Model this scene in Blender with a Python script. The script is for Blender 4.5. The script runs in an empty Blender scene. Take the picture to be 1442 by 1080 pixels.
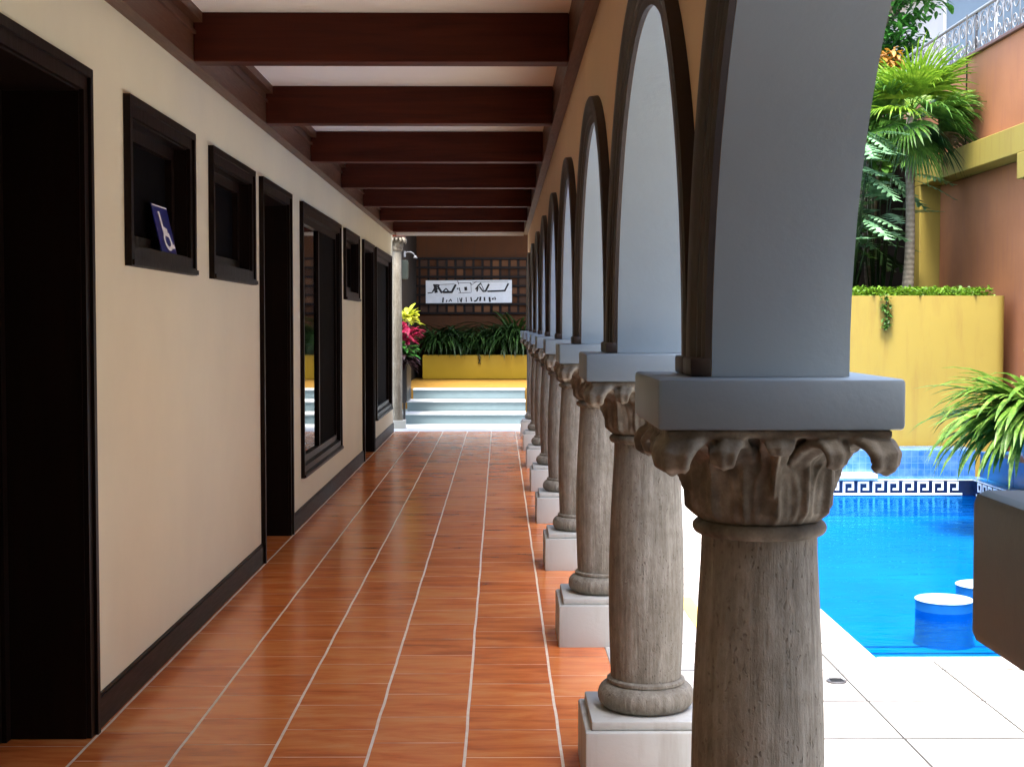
import bpy, bmesh, math, random
from mathutils import Vector, Matrix
R = math.radians
PI = math.pi
random.seed(7)
scene = bpy.context.scene
COL = scene.collection

# ------------------------------------------------------------------ helpers
class MB:
    """collects geometry in world coordinates"""
    def __init__(self):
        self.v = []; self.f = []; self.m = []; self.s = []
    def add(self, vs, fs, mi=0, smooth=False):
        o = len(self.v)
        self.v += [tuple(p) for p in vs]
        for f in fs:
            self.f.append(tuple(i + o for i in f)); self.m.append(mi); self.s.append(smooth)
        return self
    def box(self, x0, x1, y0, y1, z0, z1, mi=0):
        vs = [(x0,y0,z0),(x1,y0,z0),(x1,y1,z0),(x0,y1,z0),(x0,y0,z1),(x1,y0,z1),(x1,y1,z1),(x0,y1,z1)]
        fs = [(3,2,1,0),(4,5,6,7),(0,1,5,4),(1,2,6,5),(2,3,7,6),(3,0,4,7)]
        return self.add(vs, fs, mi)
    def cbox(self, x0, x1, y0, y1, z0, z1, c=.006, mi=0):
        """box with chamfered edges"""
        bm = bmesh.new()
        bmesh.ops.create_cube(bm, size=1)
        for v in bm.verts:
            v.co = Vector(((x0+x1)/2 + v.co.x*(x1-x0), (y0+y1)/2 + v.co.y*(y1-y0), (z0+z1)/2 + v.co.z*(z1-z0)))
        bmesh.ops.bevel(bm, geom=list(bm.edges), offset=c, segments=2, affect='EDGES', profile=.5)
        self.bm(bm, mi); bm.free(); return self
    def bm(self, bm, mi=0, smooth=False):
        bm.verts.index_update()
        return self.add([v.co[:] for v in bm.verts], [[v.index for v in f.verts] for f in bm.faces], mi, smooth)
    def lathe(self, prof, cx, cy, n=48, mi=0, smooth=True, caps=True):
        vs = []; fs = []
        for (r, z) in prof:
            for i in range(n):
                a = 2*PI*i/n
                vs.append((cx + r*math.cos(a), cy + r*math.sin(a), z))
        for j in range(len(prof)-1):
            for i in range(n):
                k = (i+1) % n
                fs.append((j*n+i, j*n+k, (j+1)*n+k, (j+1)*n+i))
        self.add(vs, fs, mi, smooth)
        if caps:
            b = len(prof)-1
            self.add([vs[i] for i in range(n)][::-1], [tuple(range(n))], mi)
            self.add([vs[b*n+i] for i in range(n)], [tuple(range(n))], mi)
        return self
    def tube(self, pts, r, n=8, mi=0, smooth=True, closed=False):
        pts = [Vector(p) for p in pts]
        N = len(pts)
        rr = r if isinstance(r, (list, tuple)) else [r]*N
        vs = []; fs = []
        up = Vector((0,0,1))
        prev = None
        for i, p in enumerate(pts):
            if closed: t = pts[(i+1) % N] - pts[i-1]
            else: t = pts[min(i+1, N-1)] - pts[max(i-1, 0)]
            t.normalize()
            if prev is None:
                a = up if abs(t.z) < .9 else Vector((1,0,0))
                x = t.cross(a).normalized()
            else:
                x = (prev - t*prev.dot(t))
                if x.length < 1e-6: x = t.orthogonal()
                x.normalize()
            prev = x
            y = t.cross(x)
            for k in range(n):
                a = 2*PI*k/n
                vs.append(p + (x*math.cos(a) + y*math.sin(a))*rr[i])
        M = N if closed else N-1
        for i in range(M):
            j = (i+1) % N
            for k in range(n):
                l = (k+1) % n
                fs.append((i*n+k, i*n+l, j*n+l, j*n+k))
        if not closed:
            fs.append(tuple(range(n))[::-1]); fs.append(tuple((N-1)*n+k for k in range(n)))
        return self.add(vs, fs, mi, smooth)
    def obj(self, name, mats, parent=None, loc=None):
        """one mesh object; vertices are stored relative to the parent (or loc)"""
        o3 = Vector((0,0,0))
        if parent is not None: o3 = WL[parent.name]
        if loc is not None: o3 = Vector(loc)
        me = bpy.data.meshes.new(name)
        me.from_pydata([(p[0]-o3.x, p[1]-o3.y, p[2]-o3.z) for p in self.v], [], self.f)
        me.polygons.foreach_set('material_index', self.m)
        me.polygons.foreach_set('use_smooth', self.s)
        if not isinstance(mats, (list, tuple)): mats = [mats]
        for m in mats: me.materials.append(m)
        me.update()
        ob = bpy.data.objects.new(name, me); COL.objects.link(ob)
        if parent is not None:
            ob.parent = parent
            WL[ob.name] = o3 if loc is None else Vector(loc)
            if loc is not None: ob.location = Vector(loc) - WL[parent.name]
        else:
            ob.location = o3
            WL[ob.name] = o3
        return ob
WL = {}
def thing(name, label, cat, loc=(0,0,0), group=None):
    o = bpy.data.objects.new(name, None); COL.objects.link(o)
    o.location = loc; WL[o.name] = Vector(loc)
    o.empty_display_size = .1
    return tag(o, label, cat, group)
def tag(o, label, cat, group=None, kind=None):
    if label: o['label'] = label
    if cat: o['category'] = cat
    if group: o['group'] = group
    if kind: o['kind'] = kind
    return o
def structure(o): o['kind'] = 'structure'; return o
def copy_tree(o, loc, label=None):
    c = o.copy(); COL.objects.link(c); c.location = loc
    if label: c['label'] = label
    for ch in list(o.children):
        d = ch.copy(); COL.objects.link(d); d.parent = c
        for g in list(ch.children):
            e = g.copy(); COL.objects.link(e); e.parent = d
    return c
def crease(ob, ang=35):
    me = ob.data
    me.polygons.foreach_set('use_smooth', [True]*len(me.polygons))
    try: me.set_sharp_from_angle(angle=R(ang))
    except Exception: pass
    return ob

# ------------------------------------------------------------------ materials
class NT:
    def __init__(self, name):
        self.m = bpy.data.materials.new(name); self.m.use_nodes = True
        self.t = self.m.node_tree
        self.b = self.t.nodes['Principled BSDF']
        self.out = self.t.nodes['Material Output']
    def n(self, typ, **kw):
        x = self.t.nodes.new(typ)
        for k, v in kw.items():
            if k in x.inputs.keys(): x.inputs[k].default_value = v
            else: setattr(x, k, v)
        return x
    def l(self, a, b): self.t.links.new(a, b)
    def coord(self, scale=(1,1,1), kind='Object', rot=(0,0,0)):
        c = self.n('ShaderNodeTexCoord'); m = self.n('ShaderNodeMapping')
        m.inputs['Scale'].default_value = scale; m.inputs['Rotation'].default_value = rot
        self.l(c.outputs[kind], m.inputs['Vector']); return m.outputs['Vector']
    def noise(self, vec, scale=5, detail=4, rough=.55, dist=0):
        x = self.n('ShaderNodeTexNoise'); x.inputs['Scale'].default_value = scale
        x.inputs['Detail'].default_value = detail; x.inputs['Roughness'].default_value = rough
        x.inputs['Distortion'].default_value = dist
        self.l(vec, x.inputs['Vector']); return x.outputs['Fac']
    def ramp(self, fac, stops):
        x = self.n('ShaderNodeValToRGB')
        e = x.color_ramp.elements
        while len(e) < len(stops): e.new(.5)
        for i, (p, c) in enumerate(stops):
            e[i].position = p; e[i].color = (*c, 1) if len(c) == 3 else c
        self.l(fac, x.inputs['Fac']); return x.outputs['Color']
    def mix(self, fac, a, b, mode='MIX'):
        x = self.n('ShaderNodeMix'); x.data_type = 'RGBA'; x.blend_type = mode
        for s, v in ((x.inputs[0], fac), (x.inputs[6], a), (x.inputs[7], b)):
            if hasattr(v, 'default_value'): self.l(v, s)
            elif isinstance(v, (int, float)): s.default_value = v
            else: s.default_value = (*v, 1)
        return x.outputs[2]
    def math(self, op, a, b=0.0, c=0.0):
        x = self.n('ShaderNodeMath'); x.operation = op
        for s, v in zip(x.inputs, (a, b, c)):
            if hasattr(v, 'default_value'): self.l(v, s)
            else: s.default_value = v
        return x.outputs[0]
    def bump(self, h, strength=.3, dist=.01, prev=None):
        x = self.n('ShaderNodeBump'); x.inputs['Strength'].default_value = strength
        x.inputs['Distance'].default_value = dist
        self.l(h, x.inputs['Height'])
        if prev is not None: self.l(prev, x.inputs['Normal'])
        return x.outputs['Normal']
    def fin(self, col=None, rough=.6, spec=None, normal=None):
        if col is not None:
            if hasattr(col, 'default_value'): self.l(col, self.b.inputs['Base Color'])
            else: self.b.inputs['Base Color'].default_value = (*col, 1)
        if hasattr(rough, 'default_value'): self.l(rough, self.b.inputs['Roughness'])
        else: self.b.inputs['Roughness'].default_value = rough
        if spec is not None: self.b.inputs['Specular IOR Level'].default_value = spec
        if normal is not None: self.l(normal, self.b.inputs['Normal'])
        return self.m
def sc(c, k): return tuple(min(1, x*k) for x in c)

def plaster(name, c, var=.10, rough=.7, bump=.12, fine=60, stain=None, spec=.3):
    t = NT(name); v = t.coord()
    a = t.noise(v, 1.3, 5, .6); b = t.noise(v, fine, 3, .6); d = t.noise(t.coord((6,6,.7)), 2.0, 4, .6)
    col = t.ramp(a, [(.3, sc(c, 1-var)), (.7, sc(c, 1+var*.6))])
    if stain: col = t.mix(t.math('MULTIPLY', t.ramp(d, [(.52,(0,0,0)),(.72,(1,1,1))]), .55), col, stain)
    return t.fin(col, rough, spec, t.bump(b, bump, .004, t.bump(a, bump*.8, .02)))
def wood(name, c, axis=1, rough=.42, grain=.45, spec=.4):
    t = NT(name)
    s = [14, 14, 14]; s[axis] = .9
    v = t.coord(tuple(s))
    a = t.noise(v, 1.6, 5, .6, .6); b = t.noise(v, 7, 3, .6)
    col = t.ramp(a, [(.28, sc(c, 1-grain)), (.55, c), (.8, sc(c, 1+grain*.8))])
    r = t.math('ADD', t.math('MULTIPLY', b, .22), rough-.1)
    return t.fin(col, r, spec, t.bump(b, .18, .003))
def leafmat(name, c, c2=None, rough=.45, trans=.25):
    t = NT(name); v = t.coord()
    a = t.noise(v, 9, 3, .6); b = t.noise(v, 45, 2, .5)
    c2 = c2 or sc(c, 1.7)
    col = t.ramp(t.math('ADD', t.math('MULTIPLY', a, .75), t.math('MULTIPLY', b, .25)), [(.36, sc(c, .55)), (.5, c), (.64, c2)])
    m = t.fin(col, rough, .35)
    tr = t.n('ShaderNodeBsdfTranslucent'); t.l(col, tr.inputs['Color'])
    mx = t.n('ShaderNodeMixShader'); mx.inputs[0].default_value = trans
    t.l(t.b.outputs[0], mx.inputs[1]); t.l(tr.outputs[0], mx.inputs[2]); t.l(mx.outputs[0], t.out.inputs['Surface'])
    return m
def flat(name, c, rough=.5, spec=.4, var=.08, metal=0):
    t = NT(name); v = t.coord(); a = t.noise(v, 12, 4, .6)
    col = t.ramp(a, [(.3, sc(c, 1-var)), (.7, sc(c, 1+var))])
    t.b.inputs['Metallic'].default_value = metal
    return t.fin(col, t.math('ADD', t.math('MULTIPLY', a, .15), rough-.07), spec)

M = {}
M['cream'] = plaster('cream_plaster', (.70,.660,.46), .05, .62, .16)
M['orange'] = plaster('ochre_plaster', (.72,.51,.30), .07, .65, .10)
M['grey'] = plaster('grey_paint', (.275,.345,.385), .07, .48, .16, 45, spec=.35)
M['abacus'] = plaster('grey_slab_paint', (.185,.236,.272), .08, .45, .16, 50, spec=.4)
M['plinth'] = plaster('pale_plinth_paint', (.48,.49,.455), .10, .6, .14, 70, stain=(.30,.26,.22))
M['trimwood'] = wood('dark_trim_wood', (.030,.018,.011), 2, .42, .35)
M['beamwood'] = wood('mahogany_beam', (.062,.0105,.0035), 0, .5, .45, .18)
M['ledgerwood'] = wood('ledger_beam_wood', (.085,.034,.016), 1, .45, .4, .3)
M['doorwood'] = wood('black_brown_joinery', (.0085,.0040,.0024), 2, .42, .35, .14)
M['ceiling'] = plaster('ceiling_plaster', (.80,.78,.70), .04, .8, .05)
M['base'] = wood('baseboard_wood', (.0085,.0045,.003), 1, .45, .35, .15)
M['dark'] = flat('dark_interior', (.0015,.001,.001), .9, .05)  # near-black: darkness of the unlit rooms put into the window panels' colour
M['yellow'] = plaster('yellow_plaster', (.285,.215,.043), .08, .6, .12, stain=(.22,.14,.035))
M['yellowbright'] = plaster('bright_yellow_plaster', (.44,.29,.018), .06, .6, .10)
M['terracottawall'] = plaster('terracotta_plaster', (.32,.130,.058), .14, .7, .2, stain=(.25,.10,.06))
M['backwall'] = plaster('brown_back_wall', (.075,.023,.003), .2, .75, .2, stain=(.035,.018,.01))
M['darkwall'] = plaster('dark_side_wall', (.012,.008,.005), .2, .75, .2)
M['white'] = plaster('white_paint', (.80,.80,.78), .04, .5, .06)
M['seatblue'] = plaster('pale_blue_seat_tile', (.34,.45,.52), .06, .4, .05)
M['stepgrey'] = plaster('blue_grey_riser_paint', (.14,.20,.22), .10, .55, .08)
M['steptread'] = plaster('white_tread_paint', (.56,.59,.60), .04, .5, .05)
M['black'] = flat('black_metal', (.012,.012,.013), .4, .4)
M['iron'] = flat('white_iron', (.22,.225,.23), .45, .4)
M['irondark'] = flat('dark_iron', (.05,.05,.055), .5, .4)
M['chrome'] = flat('brushed_steel', (.6,.6,.6), .3, .5, .05, 1)
M['soil'] = plaster('planting_soil', (.035,.024,.016), .3, .9, .6, 30)
M['bluesign'] = flat('blue_card', (.012,.02,.16), .3, .4)
M['signwhite'] = flat('white_marking', (.85,.85,.85), .4, .4, .02)
M['banner'] = flat('banner_vinyl', (.74,.77,.77), .45, .4, .05)
M['ink'] = flat('black_ink', (.012,.012,.012), .5, .3)
M['housewall'] = plaster('house_render', (.44,.44,.43), .05, .6, .05)
M['bluewall'] = plaster('pale_blue_wall', (.15,.21,.27), .05, .6, .05)
M['pot'] = plaster('grey_pot_glaze', (.34,.38,.40), .25, .5, .2)
M['trunk'] = None

# stone of the columns: tool streaks, pits
t = NT('carved_stone'); v = t.coord()
str_ = t.noise(t.coord((22,22,1.6)), 2.2, 5, .62)
big = t.noise(v, 5, 4, .6); fine = t.noise(v, 140, 3, .6)
vor = t.n('ShaderNodeTexVoronoi'); vor.inputs['Scale'].default_value = 95
wv = t.n('ShaderNodeVectorMath'); wv.operation = 'MULTIPLY_ADD'; nz = t.n('ShaderNodeTexNoise'); nz.inputs['Scale'].default_value = 30; t.l(t.coord(), nz.inputs['Vector'])
t.l(nz.outputs['Color'], wv.inputs[0]); wv.inputs[1].default_value = (.03,.03,.03); t.l(t.coord((1,1,.5)), wv.inputs[2]); t.l(wv.outputs[0], vor.inputs['Vector'])
pit = t.ramp(vor.outputs['Distance'], [(.04,(0,0,0)),(.30,(1,1,1))])
pm = t.ramp(t.noise(t.coord((1,1,.5)), 11, 4, .65), [(.44,(1,1,1)),(.60,(0,0,0))])
pits = t.math('MAXIMUM', pit, pm)
rough_ = t.noise(t.coord((1,1,.45)), 55, 5, .7)
stain = t.ramp(t.noise(t.coord((5,5,.55)), 1.8, 4, .6), [(.50,(0,0,0)),(.70,(1,1,1))])
col = t.ramp(t.math('ADD', t.math('ADD', t.math('MULTIPLY', str_, .40), t.math('MULTIPLY', big, .30)), t.math('MULTIPLY', rough_, .30)), [(.32,(.115,.102,.078)),(.5,(.235,.220,.180)),(.66,(.38,.365,.315))])
col = t.mix(t.math('MULTIPLY', stain, .45), col, (.105,.085,.060))
col = t.mix(t.math('ADD', t.math('MULTIPLY', pits, .7), .3), (.085,.066,.05), col)
M['stone'] = t.fin(col, .78, .25, t.bump(pits, .55, .006, t.bump(rough_, .55, .008, t.bump(str_, .6, .010))))
t = NT('carved_stone_dark'); v = t.coord()
big = t.noise(v, 16, 5, .6); fine = t.noise(v, 120, 3, .6)
col = t.ramp(big, [(.3,(.076,.064,.046)),(.52,(.170,.150,.114)),(.72,(.34,.312,.25))])
M['capstone'] = t.fin(col, .75, .25, t.bump(fine, .35, .004))

# terracotta corridor tiles
TW = .348; TX0 = .220
t = NT('terracotta_tiles')
tc = t.n('ShaderNodeTexCoord'); sx = t.n('ShaderNodeSeparateXYZ'); t.l(tc.outputs['Object'], sx.inputs[0])
wob = t.math('MULTIPLY', t.math('SUBTRACT', t.noise(t.coord((1,1,1)), 2.2, 2, .5), .5), .010)
ux = t.math('DIVIDE', t.math('ADD', t.math('SUBTRACT', sx.outputs['X'], TX0), wob), TW)
ix = t.math('FLOOR', ux); fx = t.math('SUBTRACT', ux, ix)
half = t.math('MULTIPLY', t.math('MODULO', t.math('ABSOLUTE', ix), 2.0), .5)
wn0 = t.n('ShaderNodeTexWhiteNoise'); wn0.noise_dimensions = '1D'; t.l(ix, wn0.inputs['W'])
uy = t.math('ADD', t.math('ADD', t.math('DIVIDE', sx.outputs['Y'], TW), half), t.math('MULTIPLY', wn0.outputs['Value'], .22))
iy = t.math('FLOOR', uy); fy = t.math('SUBTRACT', uy, iy)
def edge(f): return t.math('MINIMUM', f, t.math('SUBTRACT', 1.0, f))
gx = t.math('LESS_THAN', edge(fx), .0160); gy = t.math('LESS_THAN', edge(fy), .0100)
wn = t.n('ShaderNodeTexWhiteNoise'); cmb = t.n('ShaderNodeCombineXYZ'); t.l(ix, cmb.inputs[0]); t.l(iy, cmb.inputs[1]); t.l(cmb.outputs[0], wn.inputs['Vector'])
mapn = t.n('ShaderNodeVectorMath'); mapn.operation = 'MULTIPLY_ADD'
sclv = t.n('ShaderNodeVectorMath'); sclv.operation = 'MULTIPLY'; t.l(tc.outputs['Object'], sclv.inputs[0]); sclv.inputs[1].default_value = (2.0, 8, 1)
t.l(wn.outputs['Color'], mapn.inputs[0]); mapn.inputs[1].default_value = (7,7,7); t.l(sclv.outputs[0], mapn.inputs[2])
st = t.noise(mapn.outputs[0], 1.5, 6, .62, .5)
tone = t.math('ADD', t.math('MULTIPLY', st, .85), t.math('MULTIPLY', wn.outputs['Value'], .15))
col = t.ramp(tone, [(.28,(.40,.085,.018)),(.45,(.70,.175,.036)),(.58,(.80,.245,.060)),(.76,(.86,.37,.13))])
gn = t.noise(t.coord(), 18, 3, .6)
gcol = t.ramp(gn, [(.3,(.80,.60,.38)),(.7,(.90,.80,.64))])
gcol2 = t.ramp(t.noise(t.coord(), 3.1, 3, .6), [(.40,(.40,.13,.045)),(.58,(.86,.52,.30))])
col = t.mix(gy, col, gcol2); col = t.mix(gx, col, gcol)
gm = t.math('MAXIMUM', gx, gy)
rn = t.noise(t.coord((1,1,1)), 6, 4, .6)
ro = t.math('ADD', t.math('ADD', t.math('MULTIPLY', rn, .16), .12), t.math('MULTIPLY', gm, .35))
hb = t.math('SUBTRACT', t.math('MULTIPLY', t.noise(t.coord((1,1,1)), 5, 2, .5), .8), t.math('MULTIPLY', gm, .5))
M['tiles'] = t.fin(col, ro, .5, t.bump(hb, .10, .006))

# white stone terrace slabs
t = NT('white_stone_paving')
tc = t.n('ShaderNodeTexCoord'); sx = t.n('ShaderNodeSeparateXYZ'); t.l(tc.outputs['Object'], sx.inputs[0])
ux = t.math('DIVIDE', t.math('SUBTRACT', sx.outputs['X'], 1.63), .515); uy = t.math('DIVIDE', t.math('SUBTRACT', sx.outputs['Y'], 6.80), .57)
def fr(u): return t.math('SUBTRACT', u, t.math('FLOOR', u))
g = t.math('MAXIMUM', t.math('LESS_THAN', edge(fr(ux)), .012), t.math('LESS_THAN', edge(fr(uy)), .018))
cmb = t.n('ShaderNodeCombineXYZ'); t.l(t.math('FLOOR', ux), cmb.inputs[0]); t.l(t.math('FLOOR', uy), cmb.inputs[1])
wn = t.n('ShaderNodeTexWhiteNoise'); t.l(cmb.outputs[0], wn.inputs['Vector'])
a = t.noise(t.coord(), 2.6, 6, .65, .4)
b2 = t.noise(t.coord((1,1,1)), 9, 5, .65)
col = t.ramp(t.math('ADD', t.math('MULTIPLY', a, .8), t.math('MULTIPLY', wn.outputs['Value'], .2)), [(.30,(.40,.375,.335)),(.48,(.60,.585,.55)),(.8,(.68,.67,.65))])
blot = t.math('MULTIPLY', t.ramp(b2, [(.56,(0,0,0)),(.70,(1,1,1))]), .75)
col = t.mix(blot, col, (.26,.20,.13))
col = t.mix(g, col, (.04,.035,.03))
M['paving'] = t.fin(col, .5, .4, t.bump(t.math('SUBTRACT', t.math('MULTIPLY', b2, .3), g), .2, .004))

# blue pool finishes
t = NT('blue_pool_tile')
v = t.coord()
br = t.n('ShaderNodeTexBrick'); br.offset = 0; br.inputs['Scale'].default_value = 1
br.inputs['Brick Width'].default_value = .07; br.inputs['Row Height'].default_value = .07; br.inputs['Mortar Size'].default_value = .003
br.inputs['Color1'].default_value = (.02,.10,.30,1); br.inputs['Color2'].default_value = (.03,.13,.34,1); br.inputs['Mortar'].default_value = (.08,.19,.40,1)
rv = t.coord((1,1,1), 'Object', (R(90),0,0)); t.l(rv, br.inputs['Vector'])
a = t.noise(v, 5, 5, .65)
M['pooltile'] = t.fin(t.mix(t.ramp(a, [(.42,(0,0,0)),(.75,(1,1,1))]), br.outputs['Color'], (.12,.24,.45)), .25, .5)
t = NT('blue_ledge_panel'); v = t.coord(); a = t.noise(v, 3, 4, .6)
M['bluepanel'] = t.fin(t.ramp(a, [(.3,(.005,.075,.24)),(.7,(.012,.12,.31))]), .28, .5)
t = NT('blue_pool_floor'); v = t.coord()
a = t.noise(v, 1.3, 4, .6); b2 = t.noise(v, 9, 3, .6)
M['poolfloor'] = t.fin(t.ramp(t.math('ADD', t.math('MULTIPLY', a, .7), t.math('MULTIPLY', b2, .3)), [(.3,(.006,.17,.36)),(.5,(.010,.21,.42)),(.7,(.018,.25,.46))]), .5, .3)
M['navy'] = flat('navy_tile', (.006,.014,.05), .2, .5)
M['tilewhite'] = flat('white_mosaic', (.72,.80,.86), .25, .5)
M['joint'] = flat('dark_joint', (.01,.03,.14), .4, .3)
# water
t = NT('pool_water_surface')
v = t.coord((1,2.4,1)); w1 = t.noise(v, 2.6, 3, .5, .4); w2 = t.noise(v, 11, 2, .5)
nb = t.bump(w2, .12, .02, t.bump(w1, .16, .06))
tr = t.n('ShaderNodeBsdfTransparent'); tr.inputs['Color'].default_value = (.10,.72,.95,1)
gl = t.n('ShaderNodeBsdfGlossy'); gl.inputs['Roughness'].default_value = .03; gl.inputs['Color'].default_value = (.10,.50,.92,1); t.l(nb, gl.inputs['Normal'])
fr_ = t.n('ShaderNodeFresnel'); fr_.inputs['IOR'].default_value = 1.27; t.l(nb, fr_.inputs['Normal'])
mx = t.n('ShaderNodeMixShader'); t.l(fr_.outputs[0], mx.inputs[0]); t.l(tr.outputs[0], mx.inputs[1]); t.l(gl.outputs[0], mx.inputs[2])
t.l(mx.outputs[0], t.out.inputs['Surface']); M['water'] = t.m
# window glass (reflective, dark room behind)
t = NT('window_glass'); M['glass'] = t.fin((.003,.003,.003), .04, .75)
# palm trunk
t = NT('ringed_palm_bark'); v = t.coord((1,1,1)); ws = t.n('ShaderNodeTexWave'); ws.bands_direction = 'Z'; ws.inputs['Scale'].default_value = 5
ws.inputs['Distortion'].default_value = 2.5; t.l(v, ws.inputs['Vector']); a = t.noise(v, 20, 4, .6)
M['trunk'] = t.fin(t.mix(t.math('MULTIPLY', ws.outputs['Fac'], .45), t.ramp(a, [(.3,(.14,.12,.09)),(.7,(.27,.24,.19))]), (.10,.085,.06)), .8, .2, t.bump(ws.outputs['Fac'], .4, .01))
M['lime'] = leafmat('lime_frond', (0.110,0.228,0.014), (0.235,0.359,0.034), .4, .35)
M['green'] = leafmat('mid_green_frond', (0.043,0.125,0.016), (0.102,0.218,0.031), .42, .3)
M['deep'] = leafmat('deep_green_leaf', (0.013,0.038,0.010), (0.032,0.084,0.021), .4, .2)
M['pale'] = leafmat('pale_green_leaf', (0.129,0.280,0.141), (0.304,0.492,0.304), .35, .25)
M['strap'] = leafmat('strap_leaf', (0.094,0.206,0.024), (0.244,0.375,0.075), .38, .3)
M['moss'] = leafmat('ground_cover_leaf', (0.078,0.180,0.009), (0.144,0.264,0.018), .5, .3)
M['hanging'] = leafmat('hanging_leaf', (0.021,0.060,0.012), (0.060,0.132,0.030), .42, .25)
M['yleaf'] = leafmat('yellow_leaf', (0.338,0.390,0.022), (0.525,0.525,0.060), .4, .3)
M['crimson'] = leafmat('crimson_leaf', (0.270,0.009,0.045), (0.465,0.038,0.120), .4, .3)
M['freshgreen'] = leafmat('fresh_green_leaf', (0.030,0.144,0.018), (0.084,0.270,0.048), .4, .3)
M['purple'] = leafmat('purple_leaf', (0.018,0.006,0.008), (0.060,0.027,0.030), .4, .2)
M['orangeleaf'] = leafmat('orange_flower', (0.270,0.120,0.012), (0.360,0.216,0.018), .5, .3)
M['dry'] = leafmat('dry_frond', (0.156,0.102,0.042), (0.240,0.168,0.078), .6, .3)

# ------------------------------------------------------------------ key dimensions (metres; y = depth in front of the camera)
EYE = 1.55
WX = -1.548                 # face of the left wall
PX0, PX1 = .392, .648       # arcade wall
S = 2.12                    # column spacing
D0 = 2.53                   # front of the nearest full column
HA = .2175                  # half of the capital slab
CX = .281 + .222            # column axis
ZS0, ZS1 = 1.36, 1.4515     # slab on the capital
ZC = 3.047                  # ceiling
ZB = 2.812                  # underside of beams
ENDY = 20.47
TZ = -.12                   # terrace
KS = list(range(-1, 9))
def cy(k): return D0 + S*k + HA

# ------------------------------------------------------------------ ground, floor, terrace, pool
g = MB()
PXL, PXR, PY0, PY1 = 1.852, 5.00, 7.03, 14.93
for (x0,x1,y0,y1) in ((-60,PXL,-60,80),(PXR,70,-60,80),(PXL,PXR,-60,PY0),(PXL,PXR,PY1,80)):
    g.add([(x0,y0,-.30),(x1,y0,-.30),(x1,y1,-.30),(x0,y1,-.30)], [(0,1,2,3)])
structure(g.obj('ground', plaster('earth', (.16,.12,.08), .25, .9, .4, 8)))
g = MB(); g.box(-2.0, .500, -3.0, ENDY, -.29, 0)
structure(g.obj('corridor_floor', M['tiles']))
g = MB()   # pale kerb at the floor edge
g.cbox(.5015, .53, -3.0, ENDY-.002, -.29, .002, .004)
structure(g.obj('floor_kerb', M['plinth']))
g = MB(); g.box(-2.6, 1.2, ENDY+.002, 28.2, -.29, -.002)
structure(g.obj('pale_forecourt', M['steptread']))
g = MB()
for (x0,x1,y0,y1) in ((.532,PXL-.05,-3,20.4),(PXL-.05,5.6,-3,PY0-.05)):
    g.box(x0,x1,y0,y1,-.29,TZ)
structure(g.obj('terrace', M['paving']))
g = MB()
g.cbox(PXL-.048, PXL+.03, PY0-.05, PY1+.25, -.29, TZ+.003, .01)
g.cbox(PXL+.032, PXR+.0, PY0-.048, PY0+.03, -.29, TZ+.003, .01)
structure(g.obj('pool_coping', plaster('coping_stone', (.78,.76,.71), .06, .5, .1)))
g = MB(); g.box(1.075, 1.165, 6.9, 8.62, TZ-.02, TZ+.004)
structure(g.obj('yellow_terrace_strip', plaster('yellow_strip_tone', (.62,.50,.16), .15, .6, .1)))  # narrow yellow strip lying just above the terrace
ZW = -.26; ZF = -.48
g = MB()
g.add([(PXL,PY0,ZF),(PXR,PY0,ZF),(PXR,PY1,ZF),(PXL,PY1,ZF)], [(0,1,2,3)])
g.add([(PXL+.001,PY0,ZF),(PXL+.001,PY1,ZF),(PXL+.001,PY1,-.125),(PXL+.001,PY0,-.125)], [(0,1,2,3)])
g.add([(PXL,PY0+.001,ZF),(PXL,PY0+.001,-.125),(PXR,PY0+.001,-.125),(PXR,PY0+.001,ZF)], [(0,1,2,3)])
g.add([(PXL,PY1-.001,ZF),(PXR,PY1-.001,ZF),(PXR,PY1-.001,ZW),(PXL,PY1-.001,ZW)], [(0,1,2,3)])
g.add([(PXR-.001,PY0,ZF),(PXR-.001,PY0,ZW),(PXR-.001,PY1,ZW),(PXR-.001,PY1,ZF)], [(0,1,2,3)])
for y in (8.66, 8.84):
    g.add([(PXL,y,ZF+.004),(PXR,y,ZF+.004),(PXR,y+.018,ZF+.004),(PXL,y+.018,ZF+.004)], [(0,1,2,3)], 1)
structure(g.obj('pool_basin', [M['poolfloor'], M['joint']]))
g = MB(); n = 30
g.add([(PXL+.002,PY0+.002,ZW),(PXR-.002,PY0+.002,ZW),(PXR-.002,PY1-.002,ZW),(PXL+.002,PY1-.002,ZW)], [(0,1,2,3)])
structure(g.obj('pool_water', M['water']))

# blue tiled ledge round the pool end with the meander band
led = thing('tiled_pool_ledge', 'blue tiled ledge with a black and white meander band behind the pool', 'pool ledge', (4.2, 15.2, -.29))
LZ = .205
g = MB()
g.cbox(PXL, PXR+.14, PY1+.002, 15.17, -.29, -.087, .004)        # curb behind the band
g.cbox(2.95, 5.10, 15.172, 15.60, -.29, LZ, .008)
g.obj('tiled_wall', M['pooltile'], led)
g = MB(); ys = 15.16
while ys > 8.6:
    g.cbox(PXR+.142, PXR+.60, ys-1.0+.008, ys, -.29, LZ-.02, .006); ys -= 1.0
g.cbox(PXR+.002, PXR+.14, 8.16, PY1, -.29, -.087, .004)
g.obj('side_panel', M['bluepanel'], led)
g = MB()
g.box(PXR+.15, PXR+.59, 8.2, 15.1, -.2, LZ-.024)
g.obj('panel_joint', M['joint'], led)
g = MB(); g.cbox(3.05, 3.98, PY1-.03, 15.3, -.086, -.035, .01); g.obj('white_cap', M['white'], led)
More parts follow.
